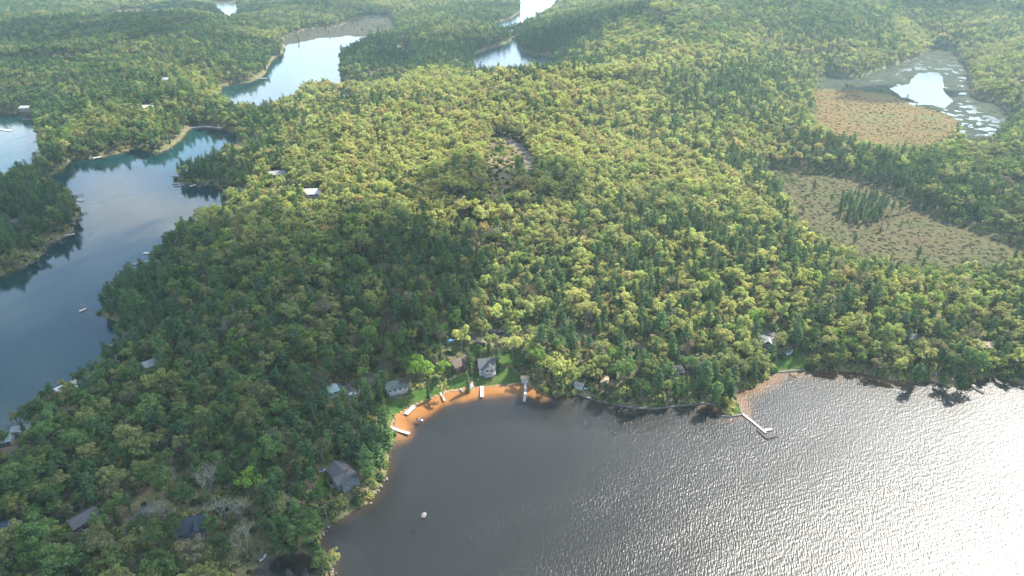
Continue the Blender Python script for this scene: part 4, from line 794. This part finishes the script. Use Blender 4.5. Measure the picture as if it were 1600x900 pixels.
def forest(name, kd, sel, label, cat):
    cl = bpy.data.collections.new(kd + '_shapes')
    for v, (tr, cr) in enumerate(PROTO[kd]):
        me = bpy.data.meshes.new('%s_%02d' % (kd, v)); a, b = len(tr.vertices), len(cr.vertices)
        vv = [tuple(q.co) for q in tr.vertices] + [tuple(q.co) for q in cr.vertices]; ff = [tuple(q.vertices) for q in tr.polygons] + [tuple(i + a for i in q.vertices) for q in cr.polygons]
        me.from_pydata(vv, [], ff); me.materials.append(tr.materials[0]); me.materials.append(cr.materials[0]); me.polygons.foreach_set('material_index', [0] * len(tr.polygons) + [1] * len(cr.polygons)); me.update()
        cl.objects.link(bpy.data.objects.new('%s_%02d' % (kd, v), me))
    idx = np.where(sel)[0]; me = bpy.data.meshes.new(name); me.vertices.add(len(idx)); me.vertices.foreach_set('co', np.stack([X[idx], Y[idx], Z[idx]], 1).astype(np.float32).ravel())
    def at(nm, ty, d, key='value'): a_ = me.attributes.new(nm, ty, 'POINT'); a_.data.foreach_set(key, d)
    at('tint', 'FLOAT_COLOR', np.concatenate([tint[idx], np.ones((len(idx), 1))], 1).astype(np.float32).ravel(), 'color')
    at('size', 'FLOAT_VECTOR', np.stack([sxy[idx], sxy[idx], scl[idx]], 1).astype(np.float32).ravel(), 'vector')
    at('turn', 'FLOAT_VECTOR', np.stack([0 * rot[idx], 0 * rot[idx], rot[idx]], 1).astype(np.float32).ravel(), 'vector'); at('which', 'INT', var[idx].astype(np.int32))
    o = bpy.data.objects.new(name, me); COL.objects.link(o); tag(o, label, cat, kind='stuff')
    ng = bpy.data.node_groups.new(name, 'GeometryNodeTree'); ng.interface.new_socket('Geometry', in_out='INPUT', socket_type='NodeSocketGeometry'); ng.interface.new_socket('Geometry', in_out='OUTPUT', socket_type='NodeSocketGeometry')
    gi, go = ng.nodes.new('NodeGroupInput'), ng.nodes.new('NodeGroupOutput'); ip = ng.nodes.new('GeometryNodeInstanceOnPoints'); ci = ng.nodes.new('GeometryNodeCollectionInfo')
    ci.inputs['Collection'].default_value = cl; ci.inputs['Separate Children'].default_value = True; ci.inputs['Reset Children'].default_value = True; ip.inputs['Pick Instance'].default_value = True
    def na(nm, ty): q = ng.nodes.new('GeometryNodeInputNamedAttribute'); q.data_type = ty; q.inputs['Name'].default_value = nm; return q.outputs['Attribute']
    L = ng.links.new; L(gi.outputs[0], ip.inputs['Points']); L(ci.outputs[0], ip.inputs['Instance']); L(na('which', 'INT'), ip.inputs['Instance Index']); L(na('turn', 'FLOAT_VECTOR'), ip.inputs['Rotation']); L(na('size', 'FLOAT_VECTOR'), ip.inputs['Scale']); L(ip.outputs[0], go.inputs[0])
    md = o.modifiers.new('scatter', 'NODES'); md.node_group = ng; return o
forest('broadleaf_forest', 'broadleaf_tree', ~solo & (kinds == 'broadleaf_tree'), 'yellow and green spring broadleaf forest covering the land', 'forest')
forest('pine_forest', 'pine_tree', ~solo & (kinds == 'pine_tree'), 'dark green pines scattered through the far forest', 'pine forest')
forest('bare_tree_forest', 'bare_tree', ~solo & (kinds == 'bare_tree'), 'leafless brown and grey trees scattered through the far forest', 'forest')
print('trees', n, 'solo', int(solo.sum()))
# undergrowth: low bushes between the near trees and tussocks on the wet meadows
def bush(seed):
    rs = np.random.RandomState(seed); v = rs.normal(size=(130, 3)); v /= np.linalg.norm(v, axis=1, keepdims=True); v[:, 2] = abs(v[:, 2]); p = v * [.9, .9, .9] * rs.uniform(.5, 1.1, (130, 1)); a, b = cards(p, v + rs.normal(size=v.shape) * .5, .26, rs); me = np_mesh('crown', a, b, [M_leaf])
    mb = MB(); mb.tube((0, 0, -.3), (0, 0, .5), .05, .02, 4); return tri_mesh('stem', mb, M_bark), me
PROTO['bush'] = [bush(s) for s in (51, 52, 53)]
nb = 42000; bx = rng.uniform(-600, 600, nb); by = rng.uniform(60, 640, nb); k = np.abs(bx) < .8 * (by * CP + CAMH * SP) + 20; bx, by = bx[k], by[k]
mx_ = np.concatenate([rng.uniform(*np.array(MEADOWS[q])[:, 0][[np.argmin(np.array(MEADOWS[q])[:, 0]), np.argmax(np.array(MEADOWS[q])[:, 0])]], nn) for q, nn in (('orange', 2500), ('reed', 2500), ('bog', 2600), ('side', 500), ('farm', 600))])
my_ = np.concatenate([rng.uniform(np.array(MEADOWS[q])[:, 1].min(), np.array(MEADOWS[q])[:, 1].max(), nn) for q, nn in (('orange', 2500), ('reed', 2500), ('bog', 2600), ('side', 500), ('farm', 600))])
q_ = np.stack([rng.uniform(-150, 600, 60000), rng.uniform(90, 520, 60000)], 1); q_ = q_[(np.abs(q_[:, 0]) < .8 * (q_[:, 1] * CP + CAMH * SP) + 20)]; wq_ = sdist(q_, near_lake); q_ = q_[(wq_ < 0) & (wq_ > -11)]
bx = np.concatenate([bx, q_[:, 0], mx_]); by = np.concatenate([by, q_[:, 1], my_]); P = np.stack([bx, by], 1); zb, wb, mbb, _, midb = survey(P); isb = np.arange(len(P)) >= len(P) - len(mx_)
okb = (wb < -.6) & np.where(isb, (mbb > 0) & (zb > .02), mbb < 0)
for kind, poly in LAND: okb &= ~((sdist(P, poly) > .3) & (kind != 'clearing'))
for cx, cy, r in CLEAR: okb &= (bx - cx) ** 2 + (by - cy) ** 2 > (r * .7) ** 2
X, Y, Z, isb, midb = bx[okb], by[okb], zb[okb], isb[okb], midb[okb]; n = len(X); cc = np.array([C_[q] for q in rng.choice(['olive', 'green', 'brown', 'deep', 'yellow'], n)]) * rng.uniform(.7, 1.15, (n, 1))
mc = {0: (.10,.08,.036), 1: (.03,.035,.02), 2: (.085,.085,.045), 3: (.07,.06,.035), 4: (.05,.046,.03)}
for q, c in mc.items(): s_ = isb & (midb == q); cc[s_] = np.array(c) * rng.uniform(.65, 1.35, (int(s_.sum()), 1))
tint = cc; rot = rng.uniform(0, 6.28, n); scl = np.where(isb, rng.uniform(.15, .45, n), rng.uniform(.7, 2.2, n)); sxy = np.where(isb, scl * rng.uniform(2, 4, n), scl); var = rng.randint(0, 3, n)
forest('undergrowth', 'bush', ~isb, 'low green and brown bushes under and between the trees', 'bushes'); forest('marsh_shrubs', 'bush', isb, 'low tan and brown shrubs and tussocks on the wet meadows', 'marsh plants')
# ---------------------------------------------------------------- clouds above the land: they throw the broad shadows
m = bpy.data.materials.new('cloud_vapour'); m.use_nodes = True; N = m.node_tree; N.nodes.clear(); L = N.links.new
o_ = N.nodes.new('ShaderNodeOutputMaterial'); mi = N.nodes.new('ShaderNodeMixShader'); ad = N.nodes.new('ShaderNodeMixShader'); ad.inputs[0].default_value = .5; d = N.nodes.new('ShaderNodeBsdfDiffuse'); tl = N.nodes.new('ShaderNodeBsdfTranslucent'); tr = N.nodes.new('ShaderNodeBsdfTransparent')
lw = N.nodes.new('ShaderNodeLayerWeight'); lw.inputs['Blend'].default_value = .35; m1 = N.nodes.new('ShaderNodeMapRange'); m1.inputs[1].default_value = 0; m1.inputs[2].default_value = .9; m1.inputs[3].default_value = .8; m1.inputs[4].default_value = 0
for q in (d, tl): q.inputs['Color'].default_value = (.95, .95, .95, 1)
L(lw.outputs['Facing'], m1.inputs[0]); L(m1.outputs[0], mi.inputs[0]); L(tr.outputs[0], mi.inputs[1]); L(d.outputs[0], ad.inputs[1]); L(tl.outputs[0], ad.inputs[2]); L(ad.outputs[0], mi.inputs[2]); L(mi.outputs[0], o_.inputs[0])
def cloud(gx_, gy_, rx, ry, seed, rotz=0, alt=800):
    import bmesh
    bm = bmesh.new(); bmesh.ops.create_icosphere(bm, subdivisions=5, radius=1); rs = np.random.RandomState(seed); k = rs.uniform(0, 50, 3)
    for v in bm.verts:
        c = v.co.copy(); f = 1 + .16 * math.sin(3.1 * c.x + k[0]) * math.cos(2.7 * c.y + k[1]) + .10 * math.sin(6.3 * c.y + k[2] + 2 * c.x) + .05 * math.sin(13 * c.x + k[1]) * math.cos(11 * c.y + k[0])
        v.co = Vector((c.x * rx * f, c.y * ry * f, max(c.z, -.25) * min(rx, ry) * .32 * f))
    me = bpy.data.meshes.new('cloud'); bm.to_mesh(me); bm.free(); me.materials.append(m); me.polygons.foreach_set('use_smooth', [True] * len(me.polygons))
    o = bpy.data.objects.new('cloud', me); COL.objects.link(o); tag(o, kind='structure'); s = alt / SUND.z; o.location = (gx_ + SUND.x * s, gy_ + SUND.y * s, alt); o.rotation_euler = (0, 0, R(rotz))
for i_, c in enumerate([(-258, 235, 190, 215, 0), (-365, 480, 139, 131, 20), (-41, 427, 61, 50, 10), (-88, 1155, 277, 110, 5), (555, 1475, 438, 131, -20), (-730, 1110, 292, 160, 20), (-613, 1680, 380, 117, 0), (482, 876, 88, 47, 20), (818, 934, 102, 66, 0)]): cloud(c[0], c[1], c[2], c[3], 60 + i_, c[4])
# one more white cloud far beyond the left lake, seen mirrored in it
P_ = Vector((*px(215, 330), 0)); d_ = (P_ - Vector((0, 0, CAMH))).normalized(); q_ = P_ + Vector((d_.x, d_.y, -d_.z)) * (900 / -d_.z)
cloud(q_.x - SUND.x * 900 / SUND.z, q_.y - SUND.y * 900 / SUND.z, 330, 170, 77, -25, 900)
# ---------------------------------------------------------------- haze
m = bpy.data.materials.new('haze'); m.use_nodes = True; N = m.node_tree; N.nodes.clear(); o_ = N.nodes.new('ShaderNodeOutputMaterial'); pv = N.nodes.new('ShaderNodeVolumePrincipled')
pv.inputs['Color'].default_value = (.62, .86, .92, 1); pv.inputs['Density'].default_value = .00009; pv.inputs['Anisotropy'].default_value = .2; N.links.new(pv.outputs[0], o_.inputs['Volume'])
hz = MB().box(-14500, 14500, -14500, 14500, -12, 215).build('haze', m); tag(hz, kind='stuff', label='thin bluish haze over the whole lake country', cat='haze')
